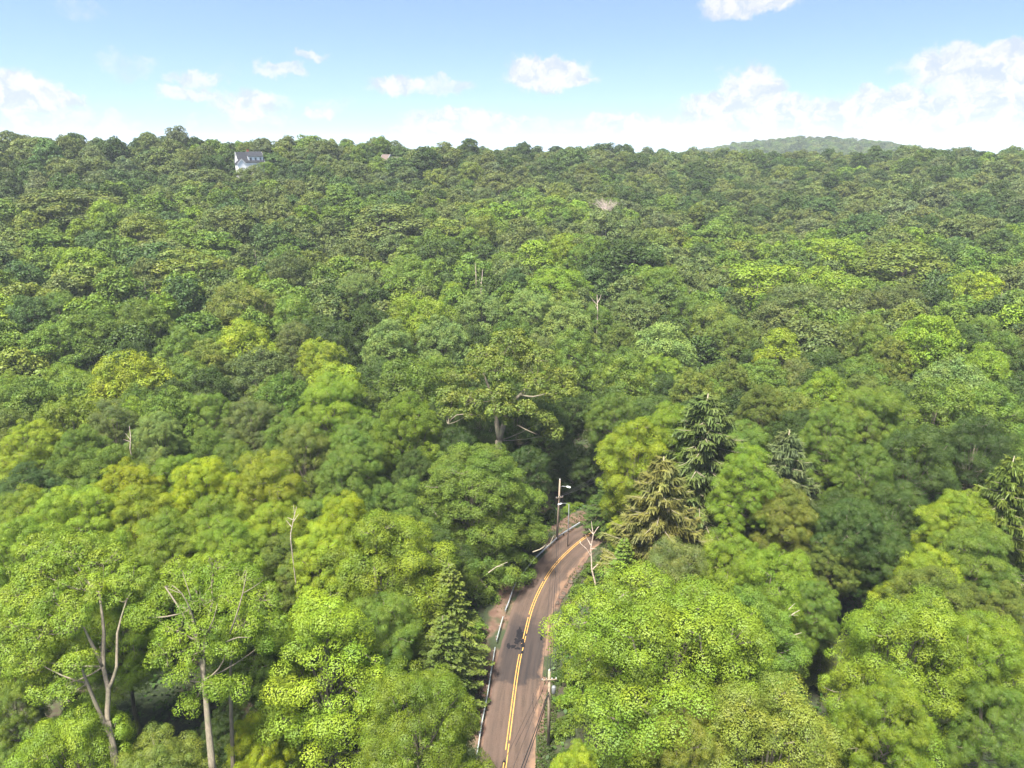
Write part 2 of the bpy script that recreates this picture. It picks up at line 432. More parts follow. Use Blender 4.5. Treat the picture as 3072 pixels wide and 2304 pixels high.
for off in (-.15, .15):
    vs = []; fs = []
    i_prev = False
    for i in range(1, len(CL)):
        s = (SL[i] + SL[i - 1]) / 2
        if any(abs(s - g) < w * (1 if off < 0 else .6) for g, w in gaps): continue
        for sub in range(2):
            A = CL[i - 1] + (CL[i] - CL[i - 1]) * sub / 2; B = CL[i - 1] + (CL[i] - CL[i - 1]) * (sub + 1) / 2
            if rng.random() < .02: continue
            b0 = len(vs); hw = .056
            for P, nn in ((A, NR[i - 1] if sub == 0 else (NR[i - 1] + NR[i]) / 2), (B, NR[i] if sub else (NR[i - 1] + NR[i]) / 2)):
                vs += [(P[0] + nn[0] * (off - hw), P[1] + nn[1] * (off - hw), .036), (P[0] + nn[0] * (off + hw), P[1] + nn[1] * (off + hw), .036)]
            fs.append((b0, b0 + 1, b0 + 3, b0 + 2))
    me = bpy.data.meshes.new('painted_line'); me.from_pydata(vs, [], fs); me.materials.append(M_YEL)
    link('painted_line', me, lm)
# dark tar repairs
M_TAR = pbr('fresh_tar', (0.010, 0.0095, 0.011), .9, .3, 3)
pt = empty('road_patches', (0, 0, 0)); tag(pt, 'black tar repair patches beside the yellow line', None, None, 'structure')
def patch(pts, n=3, jit=.12, z=.034):
    P = [np.array(onz(*p)) for p in pts]; out = []
    for i in range(len(P)):
        for k in range(n):
            q = P[i] + (P[(i + 1) % len(P)] - P[i]) * k / n
            out.append((q[0] + rng.uniform(-jit, jit), q[1] + rng.uniform(-jit, jit), z))
    cxy = np.mean(np.array(out), 0)
    mb = MB(); mb.add(out + [tuple(cxy)], [(i, (i + 1) % len(out), len(out)) for i in range(len(out))])
    mb.build('tar_patch', M_TAR, pt)
patch([(1553, 1892), (1562, 1889), (1566, 1896), (1572, 1900), (1570, 1912), (1560, 1918), (1548, 1912), (1549, 1900)])
patch([(1544, 1914), (1558, 1917), (1560, 1926), (1556, 1936), (1544, 1932), (1542, 1922)], z=.038)
patch([(1560, 1920), (1570, 1916), (1574, 1926), (1572, 1944), (1562, 1942), (1566, 1930)], z=.042)
patch([(1519, 1932), (1526, 1929), (1534, 1940), (1528, 1948), (1520, 1944)])
patch([(1550, 1900), (1556, 1880), (1564, 1884), (1560, 1900)], z=.046)
patch([(1534, 1938), (1546, 1934), (1548, 1944), (1536, 1948)], z=.050)
patch([(1545, 1944), (1558, 1943), (1560, 1948), (1547, 1950)])
patch([(1622, 1907), (1629, 1906), (1628, 1922), (1620, 1921)], 2, .05)
patch([(1509, 2278), (1516, 2284), (1522, 2296), (1514, 2300), (1508, 2290)])
patch([(1563, 1955), (1570, 1952), (1571, 1960), (1564, 1962)], 2, .05, .04)
# two tar-sealed cracks
for pts in ([(1630, 2068), (1600, 2130), (1570, 2190), (1545, 2240)], [(1600, 2080), (1598, 2110), (1602, 2140)]):
    mb = MB(); P = catmull([onz(*p) for p in pts], .8)
    vs = []; 
    for i, p in enumerate(P): vs += [(p[0] - .025, p[1], .034), (p[0] + .025, p[1] + rng.uniform(-.02, .02), .034)]
    mb.add(vs, [(2 * i, 2 * i + 1, 2 * i + 3, 2 * i + 2) for i in range(len(P) - 1)]); mb.build('sealed_crack', M_TAR, pt)

# ------------------------------------------------------------------ foliage generators (numpy)
def quad_mesh(name, V, tint, mat):
    """V (n,4,3) quads, tint (n,3)"""
    n = len(V); me = bpy.data.meshes.new(name)
    me.vertices.add(n * 4); me.vertices.foreach_set('co', V.reshape(-1).astype(np.float32))
    me.loops.add(n * 4); me.loops.foreach_set('vertex_index', np.arange(n * 4, dtype=np.int32))
    me.polygons.add(n); me.polygons.foreach_set('loop_start', (np.arange(n) * 4).astype(np.int32))
    me.polygons.foreach_set('loop_total', np.full(n, 4, np.int32))
    at = me.attributes.new('leaf_tint', 'FLOAT_COLOR', 'POINT')
    c = np.ones((n, 4, 4), np.float32); c[:, :, :3] = tint[:, None, :]
    at.data.foreach_set('color', c.reshape(-1))
    me.update(calc_edges=True); me.materials.append(mat)
    return me
def unit(v): return v / np.maximum(np.linalg.norm(v, axis=-1, keepdims=True), 1e-9)
def leaf_quads(pos, nrm, size, R, aspect=.75):
    n = len(pos)
    t1 = unit(np.cross(nrm, R.normal(size=(n, 3)))); t2 = np.cross(nrm, t1)
    s = size * R.uniform(.65, 1.35, (n, 1))
    a = t1 * s; b = t2 * s * aspect
    fold = nrm * s * .22
    return np.stack([pos - a, pos - b * R.uniform(.7, 1.1, (n, 1)) + fold, pos + a, pos + b * R.uniform(.7, 1.1, (n, 1)) + fold], 1)
def fib(n):
    i = np.arange(n) + .5; ph = np.arccos(1 - 2 * i / n); th = PI * (1 + 5 ** .5) * i
    return np.stack([np.cos(th) * np.sin(ph), np.sin(th) * np.sin(ph), np.cos(ph)], 1)
def crown(name, lobes, rc, nleaf, leaf, seed, spacing=1.0, up=.75, gap=.08, flat=.7, jit=.45, under=-.45, mat=None, tvar=.16, inner=.12):
    """lobes: (x,y,z,rxy,rz). Clumps of leaf faces stand on the outside of the union of the lobes."""
    R = np.random.default_rng(seed); L = np.array(lobes, float)
    P, N = [], []
    for i, (x, y, z, a, b) in enumerate(L):
        n = max(6, int(4 * PI * a * (a + b) / 2 / (rc * spacing) ** 2 / 1.6))
        d = unit(fib(n) + R.normal(size=(n, 3)) * .12)
        p = np.array([x, y, z]) + d * np.array([a, a, b]) * (R.uniform(.72, 1.14, (n, 1)) + (R.random((n, 1)) < .12) * .22)
        ok = np.ones(n, bool)
        for j, (x2, y2, z2, a2, b2) in enumerate(L):
            if j != i: ok &= (((p - [x2, y2, z2]) / [a2, a2, b2]) ** 2).sum(1) > .72
        ok &= (d[:, 2] > under) | (R.random(n) < .18)
        ok &= R.random(n) > gap
        P.append(p[ok]); N.append(d[ok])
    P = np.concatenate(P); N = np.concatenate(N); m = len(P)
    ax = unit(N * (1 - up * .6) + np.array([0, 0, up]))
    rr_ = rc * R.uniform(.5, 1.45, m)
    cnt = np.maximum(4, (nleaf * (rr_ / rc) ** 2).astype(int)); idx = np.repeat(np.arange(m), cnt); n = len(idx)
    d = unit(R.normal(size=(n, 3))); A = ax[idx]
    dot = (d * A).sum(1, keepdims=True); d = np.where(dot < -.15, d - 2 * dot * A, d)
    rad = rr_[idx][:, None] * R.uniform(.72, 1.08, (n, 1))
    off = d * rad; al = (off * A).sum(1, keepdims=True); off = off - A * al * (1 - flat)
    pos = P[idx] + off
    nrm = unit(unit(d) * .8 + A * .25 + R.normal(size=(n, 3)) * jit)
    Q = leaf_quads(pos, nrm, leaf, R)
    v = R.normal(0, 1, m); hue = R.normal(0, 1, m)
    tc = np.stack([1 + tvar * v * .8 + .04 * hue, 1 + tvar * v * .75, 1 + tvar * v * .6 - .06 * hue], 1)
    tl = tc[idx] * (1 + R.normal(0, .055, (n, 1)))
    # slightly darker filler leaves inside the crown, added to stop light leaking through
    k = int(n * inner); li = R.integers(0, len(L), k)
    dd = unit(R.normal(size=(k, 3))) * (R.random((k, 1)) ** .5) * .85
    pi_ = L[li, :3] + dd * L[li][:, [3, 3, 4]]
    Qi = leaf_quads(pi_, unit(R.normal(size=(k, 3))), leaf * 1.5, R)
    Q = np.concatenate([Q, Qi]); tl = np.concatenate([tl, np.full((k, 3), .9)])
    return quad_mesh(name, Q, np.clip(tl, .35, 1.9), mat or M_LEAF), P
def curve(A, B, bend, n=5):
    A = np.array(A, float); B = np.array(B, float); out = []
    for i in range(n + 1):
        t = i / n; out.append(tuple(A + (B - A) * t + np.array(bend) * (4 * t * (1 - t))))
    return out
def make_lobes(shape, H, R0, seed, n=14, base=.36, fine=1.0):
    r = random.Random(seed); L = []
    for k in range(n):
        t = (k + .5) / n
        if shape == 'round': pr = math.sqrt(max(0, 1 - (1.9 * t - .85) ** 2 * .92))
        elif shape == 'vase': pr = min(1, .45 + 1.0 * t) * (1 - max(0, t - .72) ** 1.5 * 3.2)
        elif shape == 'point': pr = (1 - t) ** .62 * .98 + .05
        elif shape == 'broad': pr = math.sqrt(max(0, 1 - t * t * .85))
        pr = max(.12, pr)
        az = k * 2.39996 + r.uniform(-.5, .5)
        lr = R0 * r.uniform(.28, .46) * (.75 + .3 * pr) * fine
        rad = max(0, R0 * pr - lr * .8) * r.uniform(.8, 1.08)
        z = H * (base + (1 - base) * t) - lr * .45
        if fine != 1: z += r.uniform(-.035, .03) * H; rad *= r.uniform(.9, 1.1); lr *= r.uniform(.75, 1.25)
        L.append((rad * math.cos(az), rad * math.sin(az), z, lr, lr * r.uniform(.62, .85)))
    L.append((0, 0, H * (base + (1 - base) * .55), R0 * (.45 if fine == 1 else .62), H * (1 - base) * (.30 if fine == 1 else .36)))
    return L
def trunk_mesh(name, lobes, H, seed, clumps=None, mat=None, thick=.32, base=.36, twigs=0):
    r = random.Random(seed); mb = MB(); zt = H * (base + .18)
    bx, by = r.uniform(-.6, .6), r.uniform(-.6, .6)
    tr = [(0, 0, -13), (0, 0, 1.5), (bx * .3, by * .3, zt * .4), (bx, by, zt * .75), (bx * 1.1, by * .9, zt), (bx, by, H * .8)]
    mb.tube(tr, [thick * 1.3, thick * 1.1, thick * .9, thick * .75, thick * .6, thick * .2], 7)
    for (x, y, z, a, b) in lobes[:-1]:
        t0 = r.uniform(.55, .95); s = (bx * t0, by * t0, min(z * .8, zt * t0 + H * .1))
        mb.tube(curve(s, (x, y, z), (0, 0, -.06 * H * r.uniform(.3, 1)), 4), [thick * .42, thick * .34, thick * .28, thick * .2, thick * .12], 5, False)
    if clumps is not None and twigs:
        L = np.array(lobes)
        for i in r.sample(range(len(clumps)), min(twigs, len(clumps))):
            p = clumps[i]; j = int(np.argmin(((L[:, :3] - p) ** 2).sum(1)))
            mb.tube(curve(L[j, :3], p, (0, 0, -.25), 3), [.09, .075, .055, .03], 4, False)
    return mb.mesh(name, mat or M_BARK, True)
PROTO = {}
def proto(kind, lod, var):
    """(crown mesh, trunk mesh, height, radius)"""
    key = (kind, lod, var)
    if key in PROTO: return PROTO[key]
    seed = hash((sum(map(ord, kind)), lod, var)) & 0xffff
    shape = {'m': ['round', 'broad', 'round', 'vase', 'broad'], 'o': ['broad', 'round', 'vase'], 'p': ['point', 'point']}.get(kind, ['round'])
    H = 22.0; R0 = {'m': 7.0, 'o': 7.2, 'p': 5.6}.get(kind, 5)
    if kind in 'mop':
        sh = shape[var % len(shape)]
        lb = make_lobes(sh, H, R0, seed, n={'m': 42, 'o': 36, 'p': 40}[kind], base=.30 if kind != 'p' else .22, fine={'m': .66, 'o': .7, 'p': .66}[kind])
        rc, nl, lf = [(.78, 320, .058), (.98, 115, .125), (1.2, 60, .21)][lod]
        if kind == 'o': rc *= .72; nl = int(nl * .62); jt = .42
        else: jt = .2
        cm, P = crown('crown', lb, rc, nl, lf, seed, spacing=1.3 if kind == 'm' else 1.25, jit=jt, flat=.92, up=.8, under=-.35, inner=.07, gap=.06 if lod else .08)
        tm = trunk_mesh('trunk', lb, H, seed, P, thick=.30, twigs=[80, 14, 0][lod])
    elif kind in 'sh':
        H, R0 = (24.0, 5.6) if kind == 's' else (18.0, 4.6)
        cm, tm = conifer(kind, H, R0, seed, lod)
    elif kind == 'b':                                                # bush
        H, R0 = 3.2, 2.1
        lb = make_lobes('broad', H, R0, seed, n=7, base=.05)
        cm, P = crown('crown', lb, .45, 26, .13, seed, jit=.7)
        mb = MB()
        for k in range(4): mb.tube(curve((0, 0, -.3), lb[k][:3], (0, 0, 0), 2), .03, 4)
        tm = mb.mesh('stem', M_BARK)
    PROTO[key] = (cm, tm, H, R0)
    return PROTO[key]
def conifer(kind, H, R0, seed, lod):
    r = random.Random(seed); R = np.random.default_rng(seed); mb = MB()
    mb.tube([(0, 0, -1), (0, 0, H * .3), (.1, 0, H * .6), (0, .05, H * .99)], [.36, .28, .18, .03], 7)
    nb = int([160, 90, 50][lod] * (1.0 if kind == 's' else 1.1)); Qs, Ts = [], []
    per = ([470, 130, 55] if kind == 's' else [210, 90, 44])[lod]
    for k in range(nb):
        t = (k + r.random()) / nb; z0 = H * (.10 + .88 * t); L = R0 * (1 - t) ** .78 * r.uniform(.72, 1.12) * (min(1, .55 + 2.2 * t) if kind == 's' else 1) + .35
        az = k * 2.39996 + r.uniform(-.4, .4); dx, dy = math.cos(az), math.sin(az)
        dr_ = (-.32 if kind == 's' else -.16); upt = (.30 if kind == 's' else .02)
        path = lambda s: np.stack([dx * L * s, dy * L * s, z0 + L * (dr_ * s + upt * s * s + (.25 if t > .75 else .05) * s)], -1)
        ss_ = np.linspace(0, 1, 6); pts = path(ss_)
        if (kind == 's' and t < .86) or (kind == 'h' and k % 3 == 0):
            mb.tube([tuple(p) for p in pts], list(np.linspace(.062, .014, 6) * (1.15 if kind == 's' else .6)), 4, False)
            if kind == 's' and lod == 0:
                for q in range(3):
                    s1 = r.uniform(.3, .75); A = path(np.array(s1)); sg = r.choice((-1, 1)); ll = L * (1 - s1) * .7
                    B = A + np.array([dx * ll * .6 - dy * sg * ll * .6, dy * ll * .6 + dx * sg * ll * .6, -.05 * ll])
                    mb.tube(curve(A, B, (0, 0, -.08), 3), [.03, .026, .02, .012], 3, False)
        n = max(6, int(per * (L / R0) ** 1.15)); s = R.uniform(.12, 1.04, n) ** .8; p = path(s)
        lat = R.uniform(-1, 1, n) * (L * .30 * (1.05 - s) + .16)
        p = p + np.stack([-dy * lat, dx * lat, -np.abs(lat) * (.35 if kind == 's' else .12)], 1)
        if kind == 's':                                              # hanging curtains of needles
            ln = R.uniform(.28, .85, n) * [1, 1.25, 1.5][lod]; w = R.uniform(.028, .06, n) * [1, 1.7, 2.6][lod]
            th = R.uniform(0, 2 * PI, n); hx = np.stack([np.cos(th), np.sin(th), R.normal(0, .15, n)], 1) * w[:, None]
            dn = np.stack([dx * .35 + R.normal(0, .22, n), dy * .35 + R.normal(0, .22, n), -np.ones(n)], 1) * ln[:, None]
            p[:, 2] -= .03
            Qs.append(np.stack([p - hx, p + hx, p + hx * .5 + dn, p - hx * .5 + dn], 1))
            # short green tufts on top of the limb
            k2 = n // 2; q = p[:k2] + np.array([0, 0, .02]); ax = np.stack([dx + R.normal(0, .5, k2), dy + R.normal(0, .5, k2), R.normal(.1, .25, k2)], 1) * .24 * [1, 1.5, 2.2][lod]
            sd2 = unit(np.cross(ax, R.normal(size=(k2, 3)) * .3 + [0, 0, 1])) * .05 * [1, 2, 3][lod]
            Qs.append(np.stack([q - sd2, q + sd2, q + ax + sd2 * .4, q + ax - sd2 * .4], 1)); n2 = n + k2
        else:                                                        # flat drooping sprays
            sz = [.17, .28, .42][lod]
            sg = np.sign(lat)
            ax = np.stack([dx * .8 - dy * sg * .7, dy * .8 + dx * sg * .7, np.full(n, -.28)], 1) + R.normal(0, .25, (n, 3))
            ax = unit(ax) * sz * R.uniform(.8, 1.8, (n, 1)); nn = unit(np.array([0, 0, 1.]) + R.normal(0, .35, (n, 3)))
            sd2 = unit(np.cross(ax, nn)) * sz * .42
            Qs.append(np.stack([p - ax * .2, p + ax * .5 - sd2, p + ax, p + ax * .5 + sd2], 1)); n2 = n
        v = 1 + r.gauss(0, .13); Ts.append(np.full((n2, 3), v) * (1 + R.normal(0, .12, (n2, 1))))
    cm = quad_mesh('crown', np.concatenate(Qs), np.clip(np.concatenate(Ts), .4, 1.8), M_LEAF)
    return cm, mb.mesh('trunk', M_BARK_SPR if kind == 's' else M_BARK, True)

# leaf colours as they look under this light, turned into albedo
KA = 0.435
def alb(r, g, b, k=1.0):
    c = lin(r, g, b); return (c[0] * KA * k * 1.10, c[1] * KA * k, c[2] * KA * k * .88)
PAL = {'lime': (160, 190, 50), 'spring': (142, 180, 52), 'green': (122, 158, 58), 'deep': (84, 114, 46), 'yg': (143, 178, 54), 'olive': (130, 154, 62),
       'blue': (97, 132, 66), 'silver': (142, 176, 92), 'gold': (166, 194, 36), 'dull': (122, 145, 76), 'spruce': (146, 152, 82), 'spruced': (116, 142, 74), 'grey': (122, 144, 92)}
CNAME = {'yg': 'yellow-green', 'lime': 'bright lime-green', 'spring': 'fresh light-green', 'green': 'mid-green', 'deep': 'dark green', 'olive': 'olive-green', 'blue': 'blue-green',
         'silver': 'pale silvery-green', 'gold': 'golden yellow-green', 'dull': 'dull green', 'spruce': 'olive-brown', 'spruced': 'dark olive', 'grey': 'grey-green'}

# ------------------------------------------------------------------ trees mostly traced from the photograph: x, top y, width (2212-wide picture), height m, kind, colour, optional label
K = 3072 / 2212
CAT = [
 # --- nearest row
 (690, 1308, 360, 25, 'p', 'lime', 'tall pointed yellow-lime tree with golden tip at the bottom edge, left of the road'),
 (900, 1446, 300, 22, 'm', 'yg', 'light-green tree with bare grey twigs overhanging the bottom left edge of the road'),
 (560, 1560, 150, 14, 'm', 'gold', 'golden understory tree below the open-crowned tree with pale branches'),
 (195, 1600, 80, 9, 'm', 'lime', 'small lime sapling at the bottom edge beside the forked trunk'),
 (20, 1500, 110, 15, 'm', 'green', 'mid-green tree at the bottom corner beyond the forked-trunk tree'),
 (1452, 1256, 455, 24, 'm', 'yg', 'great round lime-lit maple right beside the straight stretch of road'),
 (1680, 1490, 400, 22, 'm', 'olive', 'olive-green crown at the bottom edge below the big roadside maple'),
 (1500, 1545, 190, 20, 'm', 'olive', None),
 (1245, 1640, 130, 15, 'm', 'lime', 'small lime crown top at the bottom edge, just right of the road'),
 (1990, 1298, 330, 23, 'm', 'yg', 'broad fresh-green dome near the bottom corner above the olive crown'),
 (2135, 1345, 200, 22, 'm', 'spring', None),
 (1930, 1492, 190, 20, 'm', 'spring', None),
 (2160, 1490, 160, 19, 'm', 'green', None),
 (815, 1105, 330, 24, 'm', 'yg', 'large fresh-green maple whose right flank reaches the guard rail bend'),
 (735, 1078, 130, 25, 'm', 'gold', 'golden-yellow crown rising behind the large maple left of the road'),
 (1028, 966, 300, 22, 'o', 'green', 'big mid-green tree in front of the forked oak, its boughs over the guard rail'),
 (970, 1215, 165, 18, 'h', 'olive', 'feathery olive hemlock between the large maple and the guard rail'),
 (955, 1335, 170, 15, 'h', 'olive', 'lower feathery hemlock in front of another beside the guard rail'),
 (690, 1150, 110, 23, 'm', 'lime', None),
 (590, 1096, 90, 23, 'm', 'lime', None), (600, 1180, 110, 21, 'o', 'olive', None), (483, 1132, 160, 24, 'm', 'spring', None),
 (458, 1075, 165, 23, 'm', 'yg', None), (350, 1120, 140, 23, 'm', 'yg', None), (36, 1125, 150, 24, 'm', 'spring', None), (20, 1290, 130, 22, 'm', 'yg', None),
 # --- right of the road
 (1435, 985, 265, 25, 's', 'spruce', 'brownish spruce with bare pale boughs, the nearer of the two tall spruces by the road'),
 (1530, 848, 330, 29, 's', 'spruced', 'tallest dark spruce standing behind the brownish one'),
 (1705, 925, 230, 26, 's', 'grey', 'grey-green ragged spruce half hidden to the right of the tallest spruce'),
 (2190, 985, 220, 27, 's', 'olive', 'olive spruce cut by the right edge of the photo'),
 (1350, 1160, 120, 15, 'h', 'green', 'small feathery hemlock directly behind the white dead snag at the bend'),
 (1640, 1310, 110, 12, 'h', 'deep', None), (1575, 1285, 120, 13, 'h', 'green', None),
 (1385, 905, 195, 24, 'm', 'lime', 'glowing lime maple on the inside of the bend left of the spruces'),
 (1455, 890, 110, 25, 'm', 'spring', None),
 (1340, 1130, 55, 9, 'm', 'lime', 'small lime bush-like tree between the dead snag and the brownish spruce'),
 (1315, 1040, 110, 10.5, 'h', 'deep', 'dark hemlock leaning over the road where it disappears'),
 (1620, 971, 140, 24, 'm', 'spring', 'fresh-green maple just right of the tallest spruce'),
 (1696, 1050, 105, 20, 'm', 'olive', None),
 (1592, 1156, 130, 18, 'm', 'spring', None), (1685, 1185, 200, 19, 'm', 'spring', 'fresh-green sloping crown directly below the grey-green ragged spruce'),
 (1760, 1260, 130, 17, 'm', 'green', None),
 (1805, 1164, 110, 16, 'o', 'olive', None), (1850, 1095, 110, 20, 'm', 'deep', None), (1925, 1165, 130, 17, 'm', 'deep', None), (1790, 1330, 90, 11, 'h', 'olive', None),
 (2082, 1067, 150, 22, 'm', 'lime', 'golden-lime maple against the olive spruce at the right edge'), (2015, 1195, 120, 18, 'm', 'lime', None),
 (2100, 1275, 100, 16, 'o', 'olive', None), (2172, 1268, 110, 16, 'o', 'olive', None),
 (1895, 850, 150, 25, 'm', 'green', None), (1800, 880, 130, 25, 'm', 'green', None), (1990, 925, 190, 24, 'm', 'deep', 'large dark green maple shading the hollow right of the spruces'),
 (1880, 965, 140, 23, 'm', 'green', None), (2125, 905, 170, 24, 'm', 'deep', None), (2040, 828, 170, 25, 'm', 'green', None), (2150, 838, 150, 25, 'm', 'green', None),
 (1940, 1050, 130, 20, 'm', 'deep', None),
 # --- middle
 (880, 862, 200, 24, 'o', 'spring', 'light-green feathery tree just left of the forked oak'),
 (760, 935, 130, 23, 'm', 'green', None), (735, 995, 150, 22, 'm', 'green', None), (650, 928, 165, 23, 'm', 'olive', None), (501, 962, 90, 22, 'm', 'green', None),
 (268, 998, 115, 23, 'm', 'gold', None), (380, 992, 135, 22, 'm', 'spring', None), (428, 1012, 115, 23, 'm', 'gold', 'golden crown beside a lime one in the left half'),
 (573, 1000, 165, 24, 'm', 'lime', 'broad lime maple behind the white snag on the left'), (43, 1071, 120, 22, 'm', 'spring', None), (154, 1071, 160, 23, 'm', 'spring', None), (294, 1052, 150, 23, 'm', 'lime', None),
 (54, 912, 130, 23, 'm', 'lime', 'bright lime maple cut by the left edge of the photo'), (165, 930, 110, 22, 'o', 'green', None), (205, 965, 190, 21, 'o', 'green', None), (333, 905, 115, 23, 'o', 'silver', 'silvery pale-leaved tree beside a thin pale snag on the left'),
 (50, 1010, 150, 21, 'o', 'blue', None), (236, 874, 120, 22, 'm', 'dull', None), (72, 826, 180, 22, 'o', 'green', None), (358, 848, 150, 22, 'o', 'green', None), (447, 858, 120, 21, 'm', 'green', None), (537, 863, 120, 22, 'm', 'dull', None),
 (608, 815, 140, 23, 'o', 'green', None), (716, 830, 160, 23, 'm', 'spring', None), (874, 786, 180, 23, 'm', 'green', None),
 (1190, 880, 110, 17, 'm', 'deep', None), (1240, 965, 120, 12, 'm', 'deep', 'dark maple filling the shade between the forked oak and the utility pole'), (1290, 940, 90, 13, 'h', 'deep', None), (1330, 850, 120, 22, 'm', 'green', None),
 (1346, 777, 150, 22, 'm', 'green', None), (1430, 700, 190, 25, 'o', 'silver', 'tall pale-leaved tree with visible limbs up and right of the forked oak'), (1240, 722, 120, 23, 'm', 'green', None), (1343, 702, 100, 23, 'o', 'olive', None),
 (1150, 632, 110, 23, 'o', 'silver', None), (1042, 637, 140, 23, 'o', 'silver', None), (1225, 655, 150, 23, 'o', 'silver', None), (905, 645, 150, 23, 'm', 'spring', None), (838, 695, 130, 22, 'o', 'silver', None), (953, 690, 140, 23, 'o', 'silver', None),
 (1132, 478, 110, 23, 'o', 'dull', None), (1214, 510, 75, 22, 'm', 'lime', 'small bright lime crown standing alone among darker trees mid-slope'), (1155, 530, 120, 21, 'm', 'spring', None), (1250, 535, 60, 20, 'm', 'green', None),
 (1110, 580, 65, 19, 'o', 'blue', None), (1205, 585, 150, 19, 'm', 'spring', None), (885, 558, 115, 22, 'm', 'green', None), (978, 612, 70, 18, 'm', 'spring', None), (945, 520, 120, 22, 'm', 'deep', None),
 (840, 452, 190, 22, 'm', 'dull', None), (1035, 470, 80, 21, 'm', 'olive', None), (1185, 428, 115, 21, 'm', 'green', None), (1078, 378, 110, 20, 'm', 'dull', None), (1429, 462, 80, 20, 'o', 'grey', None),
 (1418, 502, 100, 20, 'm', 'olive', None), (1365, 524, 165, 22, 'o', 'deep', 'large dark blue-green tree on the slope below the bare grey tree'), (1430, 580, 130, 20, 'm', 'green', None), (1365, 634, 110, 19, 'o', 'silver', None), (1420, 664, 55, 17, 'm', 'lime', None),
 (110, 1570, 130, 9, 'm', 'deep', None), (25, 1610, 110, 8, 'm', 'green', None), (480, 1560, 100, 9, 'm', 'deep', None), (632, 1150, 90, 19, 'm', 'spring', None), (165, 1500, 110, 10, 'm', 'deep', None), (546, 361, 46, 20, 'm', 'dull', None), (574, 353, 44, 20, 'm', 'green', None), (520, 367, 40, 20, 'm', 'olive', None), (1290, 662, 90, 19, 'm', 'green', None), (1308, 452, 110, 25, 'm', 'dull', None), (770, 594, 95, 20, 'o', 'silver', None), (765, 520, 110, 22, 'o', 'dull', None), (630, 645, 110, 20, 'm', 'green', None), (520, 620, 150, 20, 'm', 'olive', None), (690, 740, 100, 22, 'm', 'lime', 'lime maple in front of silvery crowns left of centre'),  # low dark saplings first in this row are added, standing in for missing shade
 (725, 790, 150, 21, 'm', 'lime', None), (270, 770, 190, 22, 'm', 'lime', 'wide lime maple crown in the left middle of the woods'), (520, 700, 150, 21, 'm', 'lime', None), (390, 712, 110, 20, 'm', 'green', None), (560, 755, 170, 20, 'o', 'dull', None), (190, 675, 170, 21, 'o', 'green', None),
 (120, 700, 150, 20, 'o', 'green', None), (60, 640, 120, 21, 'o', 'blue', None), (310, 600, 80, 19, 'h', 'blue', 'blue-green tiered evergreen, leftmost of three on the left slope'), (460, 573, 65, 18, 'h', 'blue', 'blue-green tiered evergreen between two others on the left slope'), (550, 540, 80, 19, 'h', 'blue', 'highest of three tiered blue-green evergreens on the left slope'),
 (400, 545, 180, 21, 'm', 'olive', None), (180, 545, 130, 20, 'm', 'spring', None), (40, 570, 120, 20, 'o', 'blue', None), (155, 408, 190, 22, 'o', 'dull', None), (305, 465, 120, 20, 'm', 'olive', None), (225, 440, 80, 20, 'm', 'spring', None), (620, 548, 120, 22, 'o', 'dull', None),
 (500, 445, 150, 21, 'o', 'dull', None), (120, 640, 100, 20, 'm', 'green', None), (300, 660, 120, 20, 'm', 'green', None),
 (1645, 577, 190, 23, 'm', 'spring', 'wide light-green crown above the dark hollow right of centre'), (1730, 618, 180, 25, 'm', 'dull', 'great dull-green cascading crown over the dark hollow'), (1560, 590, 100, 20, 'm', 'dull', None), (1814, 597, 120, 21, 'm', 'spring', None), (1957, 533, 200, 23, 'm', 'olive', 'broad brownish-olive domed crown on the right slope'),
 (1800, 520, 130, 20, 'm', 'spring', None), (1542, 660, 120, 21, 'm', 'olive', None), (2085, 594, 85, 21, 'm', 'lime', 'lime crown next to a golden one near the right edge'), (2132, 596, 80, 21, 'm', 'gold', 'golden crown on the right slope near the edge'), (2165, 630, 90, 20, 'h', 'silver', None),
 (1940, 620, 120, 20, 'o', 'dull', None), (2015, 684, 180, 23, 'o', 'spring', None), (1868, 686, 110, 20, 'm', 'olive', None), (2130, 688, 70, 19, 'm', 'green', None), (1690, 716, 140, 23, 'p', 'lime', 'pointed lime tree in front of the dark hollow'), (1932, 735, 100, 20, 'o', 'olive', None),
 (2065, 782, 180, 21, 'o', 'silver', None), (2172, 722, 90, 19, 'm', 'green', None), (1864, 468, 140, 22, 'o', 'blue', None), (2046, 522, 90, 20, 'o', 'blue', None), (2165, 500, 120, 21, 'o', 'blue', None),
 (1574, 782, 110, 21, 'o', 'olive', None), (1789, 803, 110, 22, 'm', 'spring', None), (1871, 813, 110, 21, 'm', 'olive', None), (1500, 800, 110, 22, 'o', 'olive', None), (1650, 840, 110, 22, 'o', 'olive', None), (1580, 690, 110, 21, 'm', 'olive', None), (1490, 640, 110, 20, 'm', 'green', None),
]
TREES = []   # dicts: x,y,z,H,w,kind,col,label
def solve(cx, top, H):
    d3 = ray(cx * K, top * K); hd = math.hypot(d3[0], d3[1]); ux, uy = d3[0] / hd, d3[1] / hd; te = d3[2] / hd
    ds = np.arange(38, 640, 1.5)
    f = height(ux * ds, uy * ds) + H - (CAM_H + ds * te)
    ok = np.where(f >= 0)[0]
    d = ds[ok[0]] if len(ok) else 500.0
    return ux * d, uy * d
